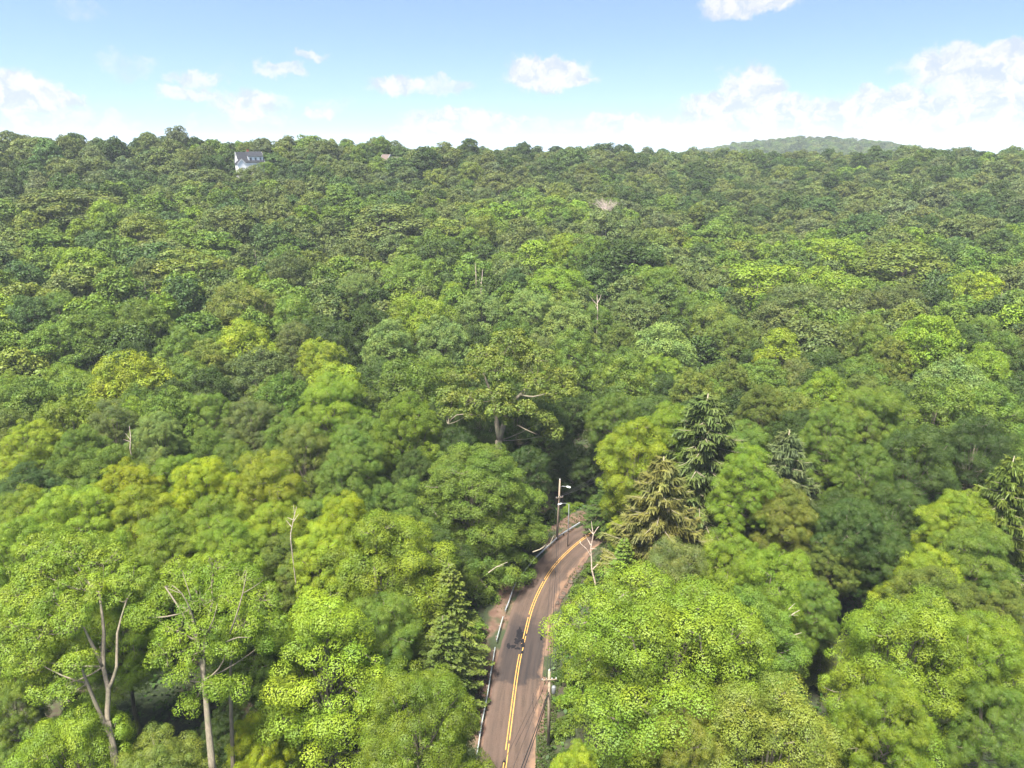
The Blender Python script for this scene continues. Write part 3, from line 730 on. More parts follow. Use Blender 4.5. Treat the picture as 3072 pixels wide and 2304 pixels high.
for (cx, top, w, H, kind, col, lab) in CAT:
    He = H
    for _ in range(3):
        x, y = solve(cx, top, He); z = H1(x, y)
        dep = project(x, y, z + H * .75)[2]; wm = w * K / 3 * dep / F * {'s': 1.15, 'h': 1.05}.get(kind, 1.0)
        tn_ = (CAM_H - z - H) / math.hypot(x, y); b_ = .3 * H; a_ = wm / 2 * .85
        if kind in 'mo': He = H - b_ + math.sqrt(b_ * b_ + (a_ * tn_) ** 2)
    TREES.append(dict(x=x, y=y, z=z, H=H, w=wm, kind=kind, col=col, label=lab, px=cx * K, py=top * K, d=math.hypot(x, y)))

# screen areas the photograph shows open (road, houses, clearings): nothing may grow into the sight line
ROADPOLY = [(1420, 2304), (1445, 2150), (1480, 1960), (1500, 1850), (1540, 1750), (1600, 1660), (1660, 1600), (1665, 1455), (1760, 1455), (1790, 1540), (1830, 1600), (1800, 1750), (1730, 1780), (1680, 1850), (1665, 2000), (1650, 2304)]
BOXES = [(706, 462, 792, 474, 350), (1136, 450, 1212, 469, 402), (400, 830, 460, 856, 200), (620, 798, 660, 822, 206), (745, 752, 785, 776, 224), (1775, 588, 1865, 604, 275), (1423, 788, 1455, 840, 215), (1772, 880, 1808, 898, 180), (945, 862, 970, 910, 195), (860, 1520, 905, 1600, 84), (1475, 1255, 1515, 1350, 125), (2500, 1850, 2620, 1955, 90), (370, 1275, 400, 1325, 108)]
SOLID = [(-90, 335, 13), ]
def inpoly(px, py, P):
    c = False; j = len(P) - 1
    for i in range(len(P)):
        if ((P[i][1] > py) != (P[j][1] > py)) and (px < (P[j][0] - P[i][0]) * (py - P[i][1]) / (P[j][1] - P[i][1]) + P[i][0]): c = not c
        j = i
    return c
SPECIAL = [(213, 1136), ]
def blocked(x, y, z, H, w):
    for hz_ in (.45, .58, .7, .84, .97):
        for s_ in (-.45, 0, .45):
            if hz_ > .9 and s_: continue
            px, py, dp = project(x + s_ * w, y, z + H * hz_)
            if inpoly(px, py, ROADPOLY): return True
            for (x0, y0, x1, y1, dm) in BOXES:
                if math.hypot(x, y) < dm and x0 - 6 < px < x1 + 6 and y0 - 3 < py < y1 + 6:
                    return True
    return False
HOUSE1 = tuple(np.array([ray(750, 492)[0], ray(750, 492)[1]]) * 335); HOUSE2 = tuple(np.array([ray(1176, 480)[0], ray(1176, 480)[1]]) * 385)
# fill the woods between the traced crowns
rg = random.Random(11)
FILL = []
hx_ = [(t_['x'], t_['y'], t_['w'] / 2) for t_ in TREES]
grid = {}
def near_ok(x, y, r):
    gx0, gy0 = int(x // 16), int(y // 16)
    for i in range(gx0 - 1, gx0 + 2):
        for j in range(gy0 - 1, gy0 + 2):
            for (a_, b_, c_) in grid.get((i, j), ()):
                if math.hypot(x - a_, y - b_) < (r + c_) * .66: return False
    return True
for (a_, b_, c_) in hx_: grid.setdefault((int(a_ // 16), int(b_ // 16)), []).append((a_, b_, c_ * .9))
def cfield(x, y, d):
    v = math.sin(x * .05 + 1.1) * math.cos(y * .04) + .8 * math.sin(x * .017 + y * .023) + rg.gauss(0, .9)
    u = rg.random()
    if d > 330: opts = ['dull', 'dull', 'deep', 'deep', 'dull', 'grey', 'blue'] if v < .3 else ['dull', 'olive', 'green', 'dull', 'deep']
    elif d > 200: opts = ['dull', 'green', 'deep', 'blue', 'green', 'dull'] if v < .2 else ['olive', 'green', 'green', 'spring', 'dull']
    else: opts = ['green', 'deep', 'deep', 'dull', 'dull'] if v < .4 else ['spring', 'olive', 'green', 'green']  # near fill leaves lean dark: shade of the gaps put into the colour
    return rg.choice(opts)
cand = []
for k in range(26000):
    d = math.sqrt(rg.uniform(52 ** 2, 640 ** 2)); az_ = math.radians(rg.uniform(-39.5, 39.5))
    cand.append((d, az_))
for (d, az_) in cand:
    x, y = d * math.sin(az_), d * math.cos(az_)
    w = rg.uniform(8.5, 14.0) * (1.0 if d < 140 else rg.uniform(1.0, 1.45) if d < 240 else rg.uniform(1.1, 1.7)); H = rg.uniform(16.5, 20.5) if d < 200 else (rg.uniform(16.5, 20.0) if d < 380 else rg.choice((16.5, 17.5, 18, 19, 19, 20, 20, 23)))
    dist_r, sgn = road_dist(x, y)
    if dist_r[0] < w * .5 + 4.5: continue
    if not near_ok(x, y, w / 2 * .95): continue
    if math.hypot(x - HOUSE1[0], y - HOUSE1[1]) < 13 or math.hypot(x - HOUSE2[0], y - HOUSE2[1]) < 14: continue
    z = H1(x, y)
    px, py, dp = project(x, y, z + H)
    if py > 2330 or px < -60 or px > 3130: continue
    if blocked(x, y, z, H, w): continue
    dr0 = float(np.interp(math.degrees(az_), [-45, -20, 5, 20, 45], [430, 420, 460, 540, 520]))
    if d > dr0 * 1.12: continue
    grid.setdefault((int(x // 16), int(y // 16)), []).append((x, y, w / 2 * .95))
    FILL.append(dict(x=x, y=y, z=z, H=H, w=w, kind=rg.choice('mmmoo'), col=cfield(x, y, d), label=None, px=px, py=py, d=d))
    if 1250 < px < 2050 and 1100 < py < 1650: FILL[-1]['col'] = 'deep'  # darkest leaf colour across these gaps, again painting their shade
#SEEN-FILTER
FILL.sort(key=lambda q: q['d'])
N_IND = 300 - len(TREES) - 6
IND = TREES + FILL[:N_IND]; REST = FILL[N_IND:]
print('trees traced', len(TREES), 'fill', len(FILL), 'individual', len(IND), 'rest', len(REST))
for i, q in enumerate(TREES): print('T', i, q['kind'], q['col'], round(q['x']), round(q['y']), 'd', round(q['d']), 'w', round(q['w'], 1)) if i < 60 else None

# ------------------------------------------------------------------ labels for trees without one of their own
LAND = [('the white house', 755, 480), ('the pinkish-brown roof', 1175, 470), ('the forked oak', 1510, 1150), ('the white dead snag by the road', 1780, 1650), ('the bare grey tree', 1815, 610),
        ('the pair of thin pale snags', 1440, 840), ('the small forked snag', 1792, 905), ('the tallest spruce', 2125, 1300), ('the far utility pole', 1685, 1500), ('the forked-trunk tree', 300, 1900),
        ('the white snag among lime crowns', 880, 1560), ('the dark hollow', 2480, 1080), ('the distant blue hill', 2430, 440), ('the brownish-olive dome', 2720, 760), ('the big roadside maple', 1985, 1900),
        ('the three tiered evergreens', 620, 800), ('the golden-yellow crown', 1020, 1520), ('the slim snag on the left slope', 960, 890), ('the olive spruce at the right edge', 3040, 1500), ('the lone small lime crown', 1686, 720)]
KN = {'m': 'tree', 'o': 'feathery tree', 'p': 'pointed tree', 'h': 'hemlock', 's': 'spruce'}
ORD = ['', 'second ', 'third ', 'fourth ', 'fifth ', 'sixth ', 'seventh ', 'eighth ', 'ninth ', 'tenth ', 'eleventh ', 'twelfth ']
def rel(q):
    best = min(LAND, key=lambda L_: math.hypot((q['px'] - L_[1]) * .8, (q['py'] - L_[2]) * 1.3))
    dx, dy = q['px'] - best[1], q['py'] - best[2]
    if abs(dx) < 60 and abs(dy) < 40: w_ = 'right beside'
    elif abs(dx) > 2.2 * abs(dy): w_ = 'left of' if dx < 0 else 'right of'
    elif abs(dy) > 2.2 * abs(dx): w_ = 'uphill behind' if dy < 0 else 'downhill in front of'
    else: w_ = ('uphill and ' if dy < 0 else 'downhill and ') + ('left of' if dx < 0 else 'right of')
    return w_, best[0], math.hypot(dx, dy)
seen = {}
todo = [q for q in IND if not q['label']]
for q in todo: q['rel'] = rel(q)
todo.sort(key=lambda q: q['rel'][2])
for q in todo:
    sz = 'broad ' if q['w'] > 15 else ('small ' if q['w'] < 8.5 else '')
    key = (sz, q['col'], KN[q['kind']], q['rel'][0], q['rel'][1]); n = seen.get(key, 0); seen[key] = n + 1
    q['label'] = f"{ORD[min(n, 11)]}{sz}{CNAME[q['col']]} {KN[q['kind']]} {q['rel'][0]} {q['rel'][1]}"
GRP = {'m': 'broadleaf trees of the wood', 'o': 'broadleaf trees of the wood', 'p': 'broadleaf trees of the wood', 'h': 'evergreens in the wood', 's': 'tall spruces right of the road'}
NAME = {'m': 'maple_tree', 'o': 'oak_tree', 'p': 'maple_tree', 'h': 'hemlock_tree', 's': 'spruce_tree'}
rv = random.Random(5)
def jcol(col, amt=.10):
    c = alb(*PAL[col]); v = 1 + rv.gauss(0, amt); h_ = rv.gauss(0, amt * .35)
    return (c[0] * v * (1 + h_), c[1] * v, c[2] * v * (1 - h_), 1)
for q in IND:
    lod = 0 if q['d'] < 128 else (1 if q['d'] < 230 else 2)
    nv_ = {'m': 5, 'o': 3, 'p': 2, 's': 2, 'h': 2}[q['kind']]
    cm, tm, PH, PR = proto(q['kind'], lod, rv.randrange(nv_))
    if q['kind'] in 'mop' and q['d'] > 66 and q['H'] > 17: q['w'] = max(q['w'], 9.5)
    s_ = q['w'] / 2 / PR; hz_ = q['H'] / PH
    sz_ = min(max(s_, .62 * hz_), 1.12 * hz_) if q['kind'] in 'mo' else hz_
    root = empty(NAME[q['kind']], (q['x'], q['y'], q['z']), rv.uniform(0, 2 * PI))
    tag(root, q['label'], 'tree', GRP[q['kind']])
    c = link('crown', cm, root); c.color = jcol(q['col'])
    tk = link('trunk', tm, root)
    for o_ in (c, tk): o_.scale = (s_, s_, sz_); o_.location = (0, 0, q['H'] - PH * sz_)

# ------------------------------------------------------------------ the farther woods as one object
def make_woods(name, pts, label, protos):
    n = len(pts)
    me = bpy.data.meshes.new(name)
    for q in pts: q['sz'] = min(max(q['w'] / 14, .62 * q['H'] / 22), 1.12 * q['H'] / 22)
    me.from_pydata([(q['x'], q['y'], q['z'] + q['H'] - 22 * q['sz']) for q in pts], [], []); me.update()
    def attr(nm, ty, data, key='value'):
        a_ = me.attributes.new(nm, ty, 'POINT'); a_.data.foreach_set(key, np.array(data, np.float32).reshape(-1))
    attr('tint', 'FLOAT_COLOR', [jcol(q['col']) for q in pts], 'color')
    attr('siz', 'FLOAT_VECTOR', [(q['w'] / 14, q['w'] / 14, q['sz']) for q in pts], 'vector')
    attr('rot', 'FLOAT_VECTOR', [(0, 0, rv.uniform(0, 6.28)) for q in pts], 'vector')
    a_ = me.attributes.new('pick', 'INT', 'POINT'); a_.data.foreach_set('value', np.array([rv.randrange(len(protos)) for _ in pts], np.int32))
    o = link(name, me); tag(o, label, 'woods', None, 'stuff')
    pc = bpy.data.collections.new(name + '_kinds')
    for k, (cm, tm) in enumerate(protos):
        po = bpy.data.objects.new('k%02d' % k, cm); pc.objects.link(po)
    g = bpy.data.node_groups.new(name, 'GeometryNodeTree')
    g.interface.new_socket('Geometry', in_out='INPUT', socket_type='NodeSocketGeometry')
    g.interface.new_socket('Geometry', in_out='OUTPUT', socket_type='NodeSocketGeometry')
    N_ = g.nodes; gi = N_.new('NodeGroupInput'); go = N_.new('NodeGroupOutput')
    ci = N_.new('GeometryNodeCollectionInfo'); ci.inputs[0].default_value = pc; ci.inputs['Separate Children'].default_value = True; ci.inputs['Reset Children'].default_value = True
    ip = N_.new('GeometryNodeInstanceOnPoints'); ip.inputs['Pick Instance'].default_value = True
    def na(nm, ty):
        nd = N_.new('GeometryNodeInputNamedAttribute'); nd.data_type = ty; nd.inputs[0].default_value = nm; return nd.outputs[0]
    lk = g.links.new
    lk(gi.outputs[0], ip.inputs['Points']); lk(ci.outputs[0], ip.inputs['Instance'])
    lk(na('pick', 'INT'), ip.inputs['Instance Index']); lk(na('rot', 'FLOAT_VECTOR'), ip.inputs['Rotation']); lk(na('siz', 'FLOAT_VECTOR'), ip.inputs['Scale'])
    lk(ip.outputs[0], go.inputs[0])
    mod = o.modifiers.new('woods', 'NODES'); mod.node_group = g
    return o
wp_ = []
for k in range(8):
    sh = ['round', 'broad', 'round', 'vase', 'broad', 'round', 'broad', 'point'][k]
    lb = make_lobes(sh, 22, 7.0, 900 + k, n=32, base=.28, fine=.72)
    cm, P = crown('woodland_crown', lb, 1.2 if k % 2 else .95, 34 if k % 2 else 26, .29, 700 + k, jit=.3 if k % 2 else .45, flat=.8, spacing=1.1, inner=.07, mat=M_LEAF_I)
    wp_.append((cm, None))
make_woods('woods', REST, 'far wooded hillside of dull green treetops rising to the skyline', wp_)
# woods on the distant hill
HILL = []
ha = aze(2430, 430)[0]
for k in range(1500):
    dd = rg.uniform(1180, 1640); az_ = math.radians(ha + rg.uniform(-12, 12)); x, y = dd * math.sin(az_), dd * math.cos(az_)
    z = H1(x, y)
    if z < 22: continue
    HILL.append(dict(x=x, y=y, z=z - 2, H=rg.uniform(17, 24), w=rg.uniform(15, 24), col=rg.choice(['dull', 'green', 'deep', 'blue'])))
make_woods('hill_woods', HILL, 'hazy blue-green woods covering the distant hill', wp_[:5])

# ------------------------------------------------------------------ special broadleaf trees
def special(name, base, H, lobes, trunks, col, label, rc=.85, nleaf=58, leaf=.19, seed=1, mat=None, **kw):
    root = empty(name, base); tag(root, label, 'tree', 'broadleaf trees of the wood')
    cm, P = crown('crown', lobes, rc, nleaf, leaf, seed, **kw)
    c = link('crown', cm, root); c.color = jcol(col, .02)
    mb = MB()
    for pts, rads in trunks:
        P3 = catmull([np.array(p) for p in pts], 1.2)
        rr2 = np.interp(np.linspace(0, 1, len(P3)), np.linspace(0, 1, len(rads)), rads)
        mb.tube([tuple(p) for p in P3], list(rr2), 8)
    r = random.Random(seed); L = np.array(lobes)
    tips = [np.array(p_) for t_ in trunks if t_[1][0] > .11 for p_ in t_[0][2:]]
    for (x, y, z, a_, b_) in lobes:
        tp = min(tips, key=lambda q: np.linalg.norm(q - np.array([x, y, z])) + max(0, q[2] - z) * 2)
        mb.tube(curve(tp, (x, y, z), (r.uniform(-.3, .3), 0, -.4), 4), [.095, .08, .065, .05, .03], 5, False)
    for i in r.sample(range(len(P)), min(170, len(P))):
        p = P[i]; j = int(np.argmin(((L[:, :3] - p) ** 2).sum(1)))
        mb.tube(curve(L[j, :3], p + (p - L[j, :3]) * .15, (0, 0, -.2), 3), [.065, .055, .04, .02], 4, False)
    mb.build('trunk', mat or M_BARK_PALE, root, True)
    return root
def at_depth(sx, sy, dep):
    """point seen at picture position sx, sy at camera depth dep"""
    d = ray(sx, sy); return np.array([d[0] * dep, d[1] * dep, CAM_H + d[2] * dep])
# forked-trunk umbrella tree bottom left
D1 = 62.0
b1 = at_depth(352, 2330, D1 - 3); z1 = H1(b1[0], b1[1]); b1 = np.array([b1[0], b1[1], z1])
def loc(sx, sy, dep, base): return tuple(at_depth(sx, sy, dep) - base)
lob = []
rs = random.Random(8)
for (sx, sy, dz_, r_) in [(215, 1660, 5, 2.3), (120, 1720, 4, 2.2), (310, 1690, 5, 2.1), (395, 1740, 3, 1.7), (60, 1790, 2, 2.1), (160, 1800, 1, 2.2), (250, 1770, 2, 2.0), (345, 1790, 3, 1.5),
                          (50, 1880, 0, 2.0), (130, 1900, -1, 2.0), (215, 1860, -1, 1.7), (20, 1960, -1, 1.7), (100, 1980, -2, 1.7), (215, 1990, -3, 1.3), (140, 2060, -2, 1.3), (300, 2000, 1, .9), (190, 2080, -3, 1.1), (310, 1880, 4, 1.5), (270, 1650, 8, 2.2), (150, 1640, 8, 2.2)]:
    p = loc(sx, sy, D1 + dz_, b1); lob.append((p[0], p[1], p[2], r_, r_ * .55))
trk = [([loc(352, 2330, D1 - 3, b1), loc(340, 2250, D1 - 2.5, b1), loc(323, 2165, D1 - 2, b1)], [.36, .31, .24]),
       ([loc(324, 2195, D1 - 2, b1), loc(322, 2130, D1 - 1.5, b1), loc(325, 2070, D1 - 1, b1), loc(310, 2000, D1, b1), loc(312, 1900, D1 + .5, b1), loc(298, 1780, D1 + 1, b1)], [.24, .22, .2, .17, .14, .09]),
       ([loc(325, 2070, D1 - 1, b1), loc(350, 2000, D1, b1), loc(352, 1900, D1 + 1, b1), loc(380, 1800, D1 + 2, b1)], [.17, .14, .11, .06]),
       ([loc(324, 2195, D1 - 2, b1), loc(295, 2130, D1 - 2, b1), loc(262, 2050, D1 - 2.5, b1), loc(240, 1990, D1 - 3, b1)], [.21, .17, .13, .07]),
       ([loc(310, 2000, D1, b1), loc(275, 1930, D1, b1), loc(250, 1880, D1, b1)], [.18, .14, .08])]
special('maple_tree', tuple(b1), 26, lob, trk, 'yg', 'umbrella-crowned tree with a forked pale trunk in the bottom left corner', seed=21, rc=.66, nleaf=160, leaf=.068, under=-.2, gap=.05, spacing=1.2, flat=.75, jit=.2)
# open-crowned tree with pale branches
D2 = 62.0
b2 = at_depth(640, 2330, D2 - 2); b2 = np.array([b2[0], b2[1], H1(b2[0], b2[1])])
lob = []
for (sx, sy, dz_, r_) in [(560, 1730, 5, 1.9), (640, 1705, 6, 2.0), (720, 1740, 5, 1.9), (500, 1790, 3, 1.6), (600, 1800, 2, 1.5), (690, 1810, 2, 1.6), (780, 1800, 4, 1.7), (450, 1840, 2, 1.3), (540, 1890, 0, 1.5), (640, 1880, 0, 1.2), (730, 1880, 1, 1.4), (820, 1880, 3, 1.2),
                          (410, 1850, 1, .9), (500, 1960, -1, 1.4), (590, 1960, -1, 1.3), (680, 1950, 0, 1.3), (540, 2030, -2, 1.1), (640, 2060, -1, 1.0), (700, 2060, 0, .9), (570, 2110, -1, .8), (790, 1930, 2, .9)]:
    p = loc(sx, sy, D2 + dz_, b2); lob.append((p[0], p[1], p[2], r_, r_ * .6))
trk = [([loc(640, 2330, D2 - 2, b2), loc(625, 2180, D2 - 1.5, b2), loc(612, 2040, D2 - 1, b2), loc(592, 1920, D2, b2), loc(570, 1830, D2 + 1, b2)], [.34, .29, .24, .19, .11]),
       ([loc(612, 2040, D2 - 1, b2), loc(615, 1900, D2, b2), loc(640, 1800, D2 + 2, b2)], [.16, .12, .07]),
       ([loc(700, 2330, D2 + 4, b2), loc(692, 2000, D2 + 3, b2), loc(715, 1850, D2 + 3, b2)], [.24, .16, .08]),
       ([loc(592, 1920, D2, b2), loc(535, 1820, D2 + 1, b2), loc(495, 1760, D2 + 2, b2)], [.12, .09, .05]),
       ([loc(590, 1880, D2 - 1, b2), loc(572, 1830, D2 - 2.2, b2), loc(545, 1780, D2 - 2.6, b2), loc(515, 1755, D2 - 2.4, b2)], [.07, .06, .045, .02]),
       ([loc(545, 1780, D2 - 2.6, b2), loc(528, 1775, D2 - 2.8, b2), loc(492, 1760, D2 - 2.6, b2)], [.04, .03, .02]),
       ([loc(575, 1800, D2 - 2, b2), loc(562, 1760, D2 - 2, b2), loc(548, 1720, D2 - 1.5, b2)], [.045, .035, .02]),
       ([loc(690, 1900, D2 - .5, b2), loc(708, 1850, D2 - 1.8, b2), loc(728, 1780, D2 - 1.6, b2), loc(740, 1715, D2 - .5, b2)], [.08, .065, .045, .02]),
       ([loc(620, 1900, D2 - 1, b2), loc(640, 1860, D2 - 2, b2), loc(652, 1810, D2 - 2, b2)], [.055, .04, .02]),
       ([loc(680, 1925, D2 - 1, b2), loc(715, 1912, D2 - 2.2, b2), loc(755, 1914, D2 - 1.8, b2)], [.055, .04, .02]),
       ([loc(728, 1780, D2 - 1.6, b2), loc(755, 1765, D2 - 1.6, b2), loc(790, 1740, D2 - .5, b2)], [.04, .03, .015])]
special('maple_tree', tuple(b2), 26, lob, trk, 'spring', 'open-crowned tree with pale branches showing, right of the forked-trunk tree', seed=22, rc=.66, nleaf=150, leaf=.066, under=-.35, gap=.06, spacing=1.12, flat=.75, jit=.25)
# the forked oak in the middle
D3 = 122.0
b3 = at_depth(1497, 1400, D3); b3 = np.array([b3[0], b3[1], H1(b3[0], b3[1])])
lob = []
for (sx, sy, dz_, r_) in [(1530, 1035, 4, 3.6), (1450, 1070, 3, 3.0), (1610, 1080, 4, 3.2), (1500, 1110, -1, 2.8), (1390, 1130, 1, 2.8), (1680, 1130, 4, 2.8), (1600, 1150, 0, 2.4), (1360, 1190, 0, 2.7), (1420, 1200, -2, 2.3), (1500, 1180, -3, 2.2),
                          (1700, 1170, 2, 2.2), (1660, 1190, 0, 2.2), (1345, 1235, -1, 1.9), (1410, 1240, -2, 1.7), (1500, 1230, -4, 2.0), (1570, 1225, -3, 1.9), (1630, 1260, 0, 2.0), (1520, 1262, -3, 1.0), (1660, 1300, 2, 2.0), (1570, 1060, 8, 3.4)]:
    p = loc(sx, sy, D3 + dz_, b3); lob.append((p[0], p[1], p[2], r_, r_ * .62))
trk = [([tuple(np.array([0, 0, -1.])), loc(1496, 1350, D3, b3), loc(1497, 1322, D3, b3)], [.75, .6, .62]),
       ([loc(1497, 1322, D3, b3), loc(1490, 1270, D3, b3), loc(1480, 1200, D3 + 1, b3), loc(1450, 1120, D3 + 1, b3)], [.45, .38, .28, .15]),
       ([loc(1498, 1322, D3, b3), loc(1510, 1275, D3, b3), loc(1525, 1220, D3, b3), loc(1560, 1185, D3, b3), loc(1610, 1130, D3 + 2, b3)], [.45, .38, .3, .22, .1]),
       ([loc(1560, 1185, D3, b3), loc(1600, 1190, D3 - 3, b3), loc(1640, 1180, D3 - 2, b3)], [.2, .14, .06]),
       ([loc(1552, 1275, D3 - 2, b3), loc(1580, 1290, D3 - 3, b3), loc(1610, 1303, D3 - 3, b3)], [.1, .09, .05]),
       ([loc(1440, 1245, D3 - 2, b3), loc(1370, 1245, D3 - 3, b3), loc(1345, 1272, D3 - 3, b3)], [.12, .1, .04])]
special('oak_tree', tuple(b3), 30, lob, trk, 'olive', 'great spreading olive-green oak with a stout forked trunk in the middle of the photo', seed=23, rc=.85, nleaf=60, leaf=.16, under=-.35, gap=.1, jit=.35, spacing=1.2, flat=.75)

# ------------------------------------------------------------------ dead trees
def snag(paths, dep, label, name='dead_tree', thick=1.0, seed=0, group=None, mat=None):
    r = random.Random(seed)
    sx, sy = paths[0][0]; p0 = at_depth(sx, sy, dep); gzv = H1(p0[0], p0[1]); base = np.array([p0[0], p0[1], gzv])
    root = empty(name, tuple(base)); tag(root, label, 'dead tree', group)
    mb = MB(); px1 = dep / F / 3
    for k, path in enumerate(paths):
        pts = []; o = 0
        for i, (x, y) in enumerate(path[:]):
            if i and k: o += r.uniform(-1, 1) * .35
            pts.append(at_depth(x, y, dep + o) - base)
        w0 = (3.2 if k == 0 else 1.9) * px1 * thick
        if k == 0: pts = [np.array([0, 0, -.5])] + pts
        rads = np.linspace(w0, w0 * .35, len(pts)) / 1.6
        mb.tube([tuple(p) for p in pts], list(rads), 6)
    mb.build('trunk', mat or M_DEAD, root)
    return root
snag([[(1786, 1751), (1775, 1708), (1774, 1667), (1772, 1646), (1780, 1603), (1793, 1583)], [(1772, 1667), (1759, 1646), (1741, 1630)], [(1772, 1635), (1762, 1617), (1756, 1604)], [(1780, 1603), (1776, 1581), (1774, 1563)],
      [(1780, 1603), (1766, 1586)], [(1772, 1646), (1790, 1647)], [(1778, 1708), (1800, 1686), (1806, 1668), (1806, 1642)], [(1793, 1583), (1797, 1580)], [(1741, 1630), (1740, 1622)]], 103, 'bleached white dead snag with forked limbs on the right side of the road bend', thick=1.35, seed=1)
snag([[(1443, 890), (1443, 860), (1446, 835), (1448, 808)], [(1443, 850), (1438, 838)]], 205, 'taller of two thin pale dead trunks in the middle of the woods', thick=.9, seed=2, group='thin dead trunks mid-slope')
snag([[(1428, 830), (1427, 810), (1425, 788)]], 207, 'short broken pale trunk beside the taller thin one', thick=.7, seed=3, group='thin dead trunks mid-slope')
snag([[(1793, 935), (1792, 905), (1791, 884)], [(1792, 915), (1780, 902), (1773, 893)], [(1792, 910), (1800, 895), (1804, 883)], [(1791, 925), (1785, 915)]], 192, 'small white forked snag above the crowns uphill of the bend', thick=1.0, seed=4)
snag([[(957, 930), (962, 900), (964, 865)], [(960, 905), (948, 892)], [(960, 900), (966, 890)], [(958, 912), (948, 905)]], 190, 'slim pale snag on the left slope between olive crowns', thick=.8, seed=5)
snag([[(872, 1620), (872, 1600), (880, 1560), (890, 1520)], [(880, 1565), (896, 1542)], [(876, 1582), (858, 1560)], [(880, 1560), (862, 1552)], [(884, 1545), (880, 1515)]], 80, 'whitish dead snag standing between lime crowns on the left', thick=1.0, seed=6)
snag([[(390, 1345), (392, 1310), (388, 1278)], [(391, 1318), (376, 1300)], [(391, 1325), (370, 1318)]], 104, 'grey broken snag beside the silvery-leaved tree', thick=.9, seed=7)
# bare grey tree high on the slope
r = random.Random(3); paths = [[(1818, 665), (1818, 640), (1816, 620)]]
for k in range(46):
    a_ = -1.25 + 2.5 * k / 45; L_ = r.uniform(24, 34)
    x0, y0 = 1817 + r.uniform(-16, 16) * .6 + a_ * 6, 635 - r.uniform(0, 12)
    paths.append([(x0, y0), (x0 + a_ * 12 + r.uniform(-3, 3), y0 - L_ * .5), (x0 + a_ * 26 + r.uniform(-5, 5), y0 - L_ * (1 - abs(a_) * .25))])
    if k % 2: paths.append([(x0 + a_ * 12, y0 - L_ * .5), (x0 + a_ * 16 + r.uniform(-9, 9), y0 - L_ * .95)])
snag(paths, 285, 'bare leafless grey tree fanning out among green crowns on the upper slope', thick=.42, seed=8, mat=pbr('grey_twigs', (.36, .29, .25), .9, .2, 3))
# broken pale boughs
M_BOUGH = pbr('weathered_bough', (.27, .24, .17), .9, .3, 3)
def boughs(paths, dep, label, seed):
    r = random.Random(seed); p0 = at_depth(*paths[0][0], dep); root = empty('fallen_branch', tuple(p0)); tag(root, label, 'branch', 'broken pale branches')
    mb = MB()
    for k, path in enumerate(paths):
        pts = [at_depth(x, y, dep + i * .3 + r.uniform(-.2, .2)) - p0 for i, (x, y) in enumerate(path)]
        w0 = (.08 if k == 0 else .05) * dep / 80
        mb.tube([tuple(p) for p in pts], list(np.linspace(w0, w0 * .35, len(pts))), 5)
    mb.build('bough', M_BOUGH, root)
boughs([[(2340, 1918), (2370, 1908), (2405, 1898)], [(2370, 1908), (2400, 1912)], [(2350, 1928), (2378, 1935)]], 70.5, 'pale broken branch caught low right of the big roadside maple', 1)
boughs([[(2366, 1850), (2385, 1838), (2400, 1830)], [(2375, 1845), (2395, 1846)], [(2366, 1828), (2385, 1810)]], 72, 'pale splintered twigs above another broken branch right of the roadside maple', 2)
boughs([[(1465, 1718), (1490, 1700), (1523, 1686)], [(1490, 1700), (1510, 1697)]], 98, 'thick grey broken limb below the big mid-green tree left of the road', 4)
boughs([[(1598, 1656), (1620, 1648), (1650, 1632), (1662, 1605)], [(1620, 1648), (1640, 1632)]], 104, 'mossy dead bough reaching over the guard rail at the bend', 5)

# ------------------------------------------------------------------ understorey along the road and in the gaps
rb = random.Random(17); nb_ = 0
BUSH = []
for k in range(900):
    i = rb.randrange(10, len(CL) - 4); side = rb.choice((-1, 1)); off = rb.uniform(5.3, 11) if side > 0 else rb.uniform(6.6, 12)
    x, y = CL[i] + NR[i] * side * off
    if any(math.hypot(x - a_, y - b_) < 2.2 for a_, b_ in BUSH): continue
    if road_dist(x, y)[0][0] < (5.3 if side > 0 else 6.4): continue
    px, py, dp = project(x, y, H1(x, y) + 1)
    if not (1180 < px < 1960 and 1480 < py < 2330): continue
    BUSH.append((x, y))
    if len(BUSH) > 80: break
HIDDEN_BUSH = {(9.9, 54.8), (-8.1, 55.7), (10.4, 61.3), (-9.7, 66.5), (-6.5, 68.4), (-8.9, 68.6), (-7.4, 70.6), (-7.2, 73.9), (-10.4, 74.4), (-8.2, 76.5), (11.7, 77.4), (-7.7, 78.6), (-9.6, 80.1), (11.2, 80.9), (-8.0, 82.0), (13.4, 82.4), (16.8, 93.3), (19.2, 95.9), (21.3, 97.6), (22.5, 101.7), (19.9, 103.8), (22.3, 104.8), (24.7, 106.2), (0.9, 106.4), (2.8, 108.2), (19.6, 117.6), (10.4, 118.1), (20.1, 120.0)}
BUSH = [q for q in BUSH if not any(abs(q[0] - h_[0]) < .09 and abs(q[1] - h_[1]) < .09 for h_ in HIDDEN_BUSH)]
nbk = {}
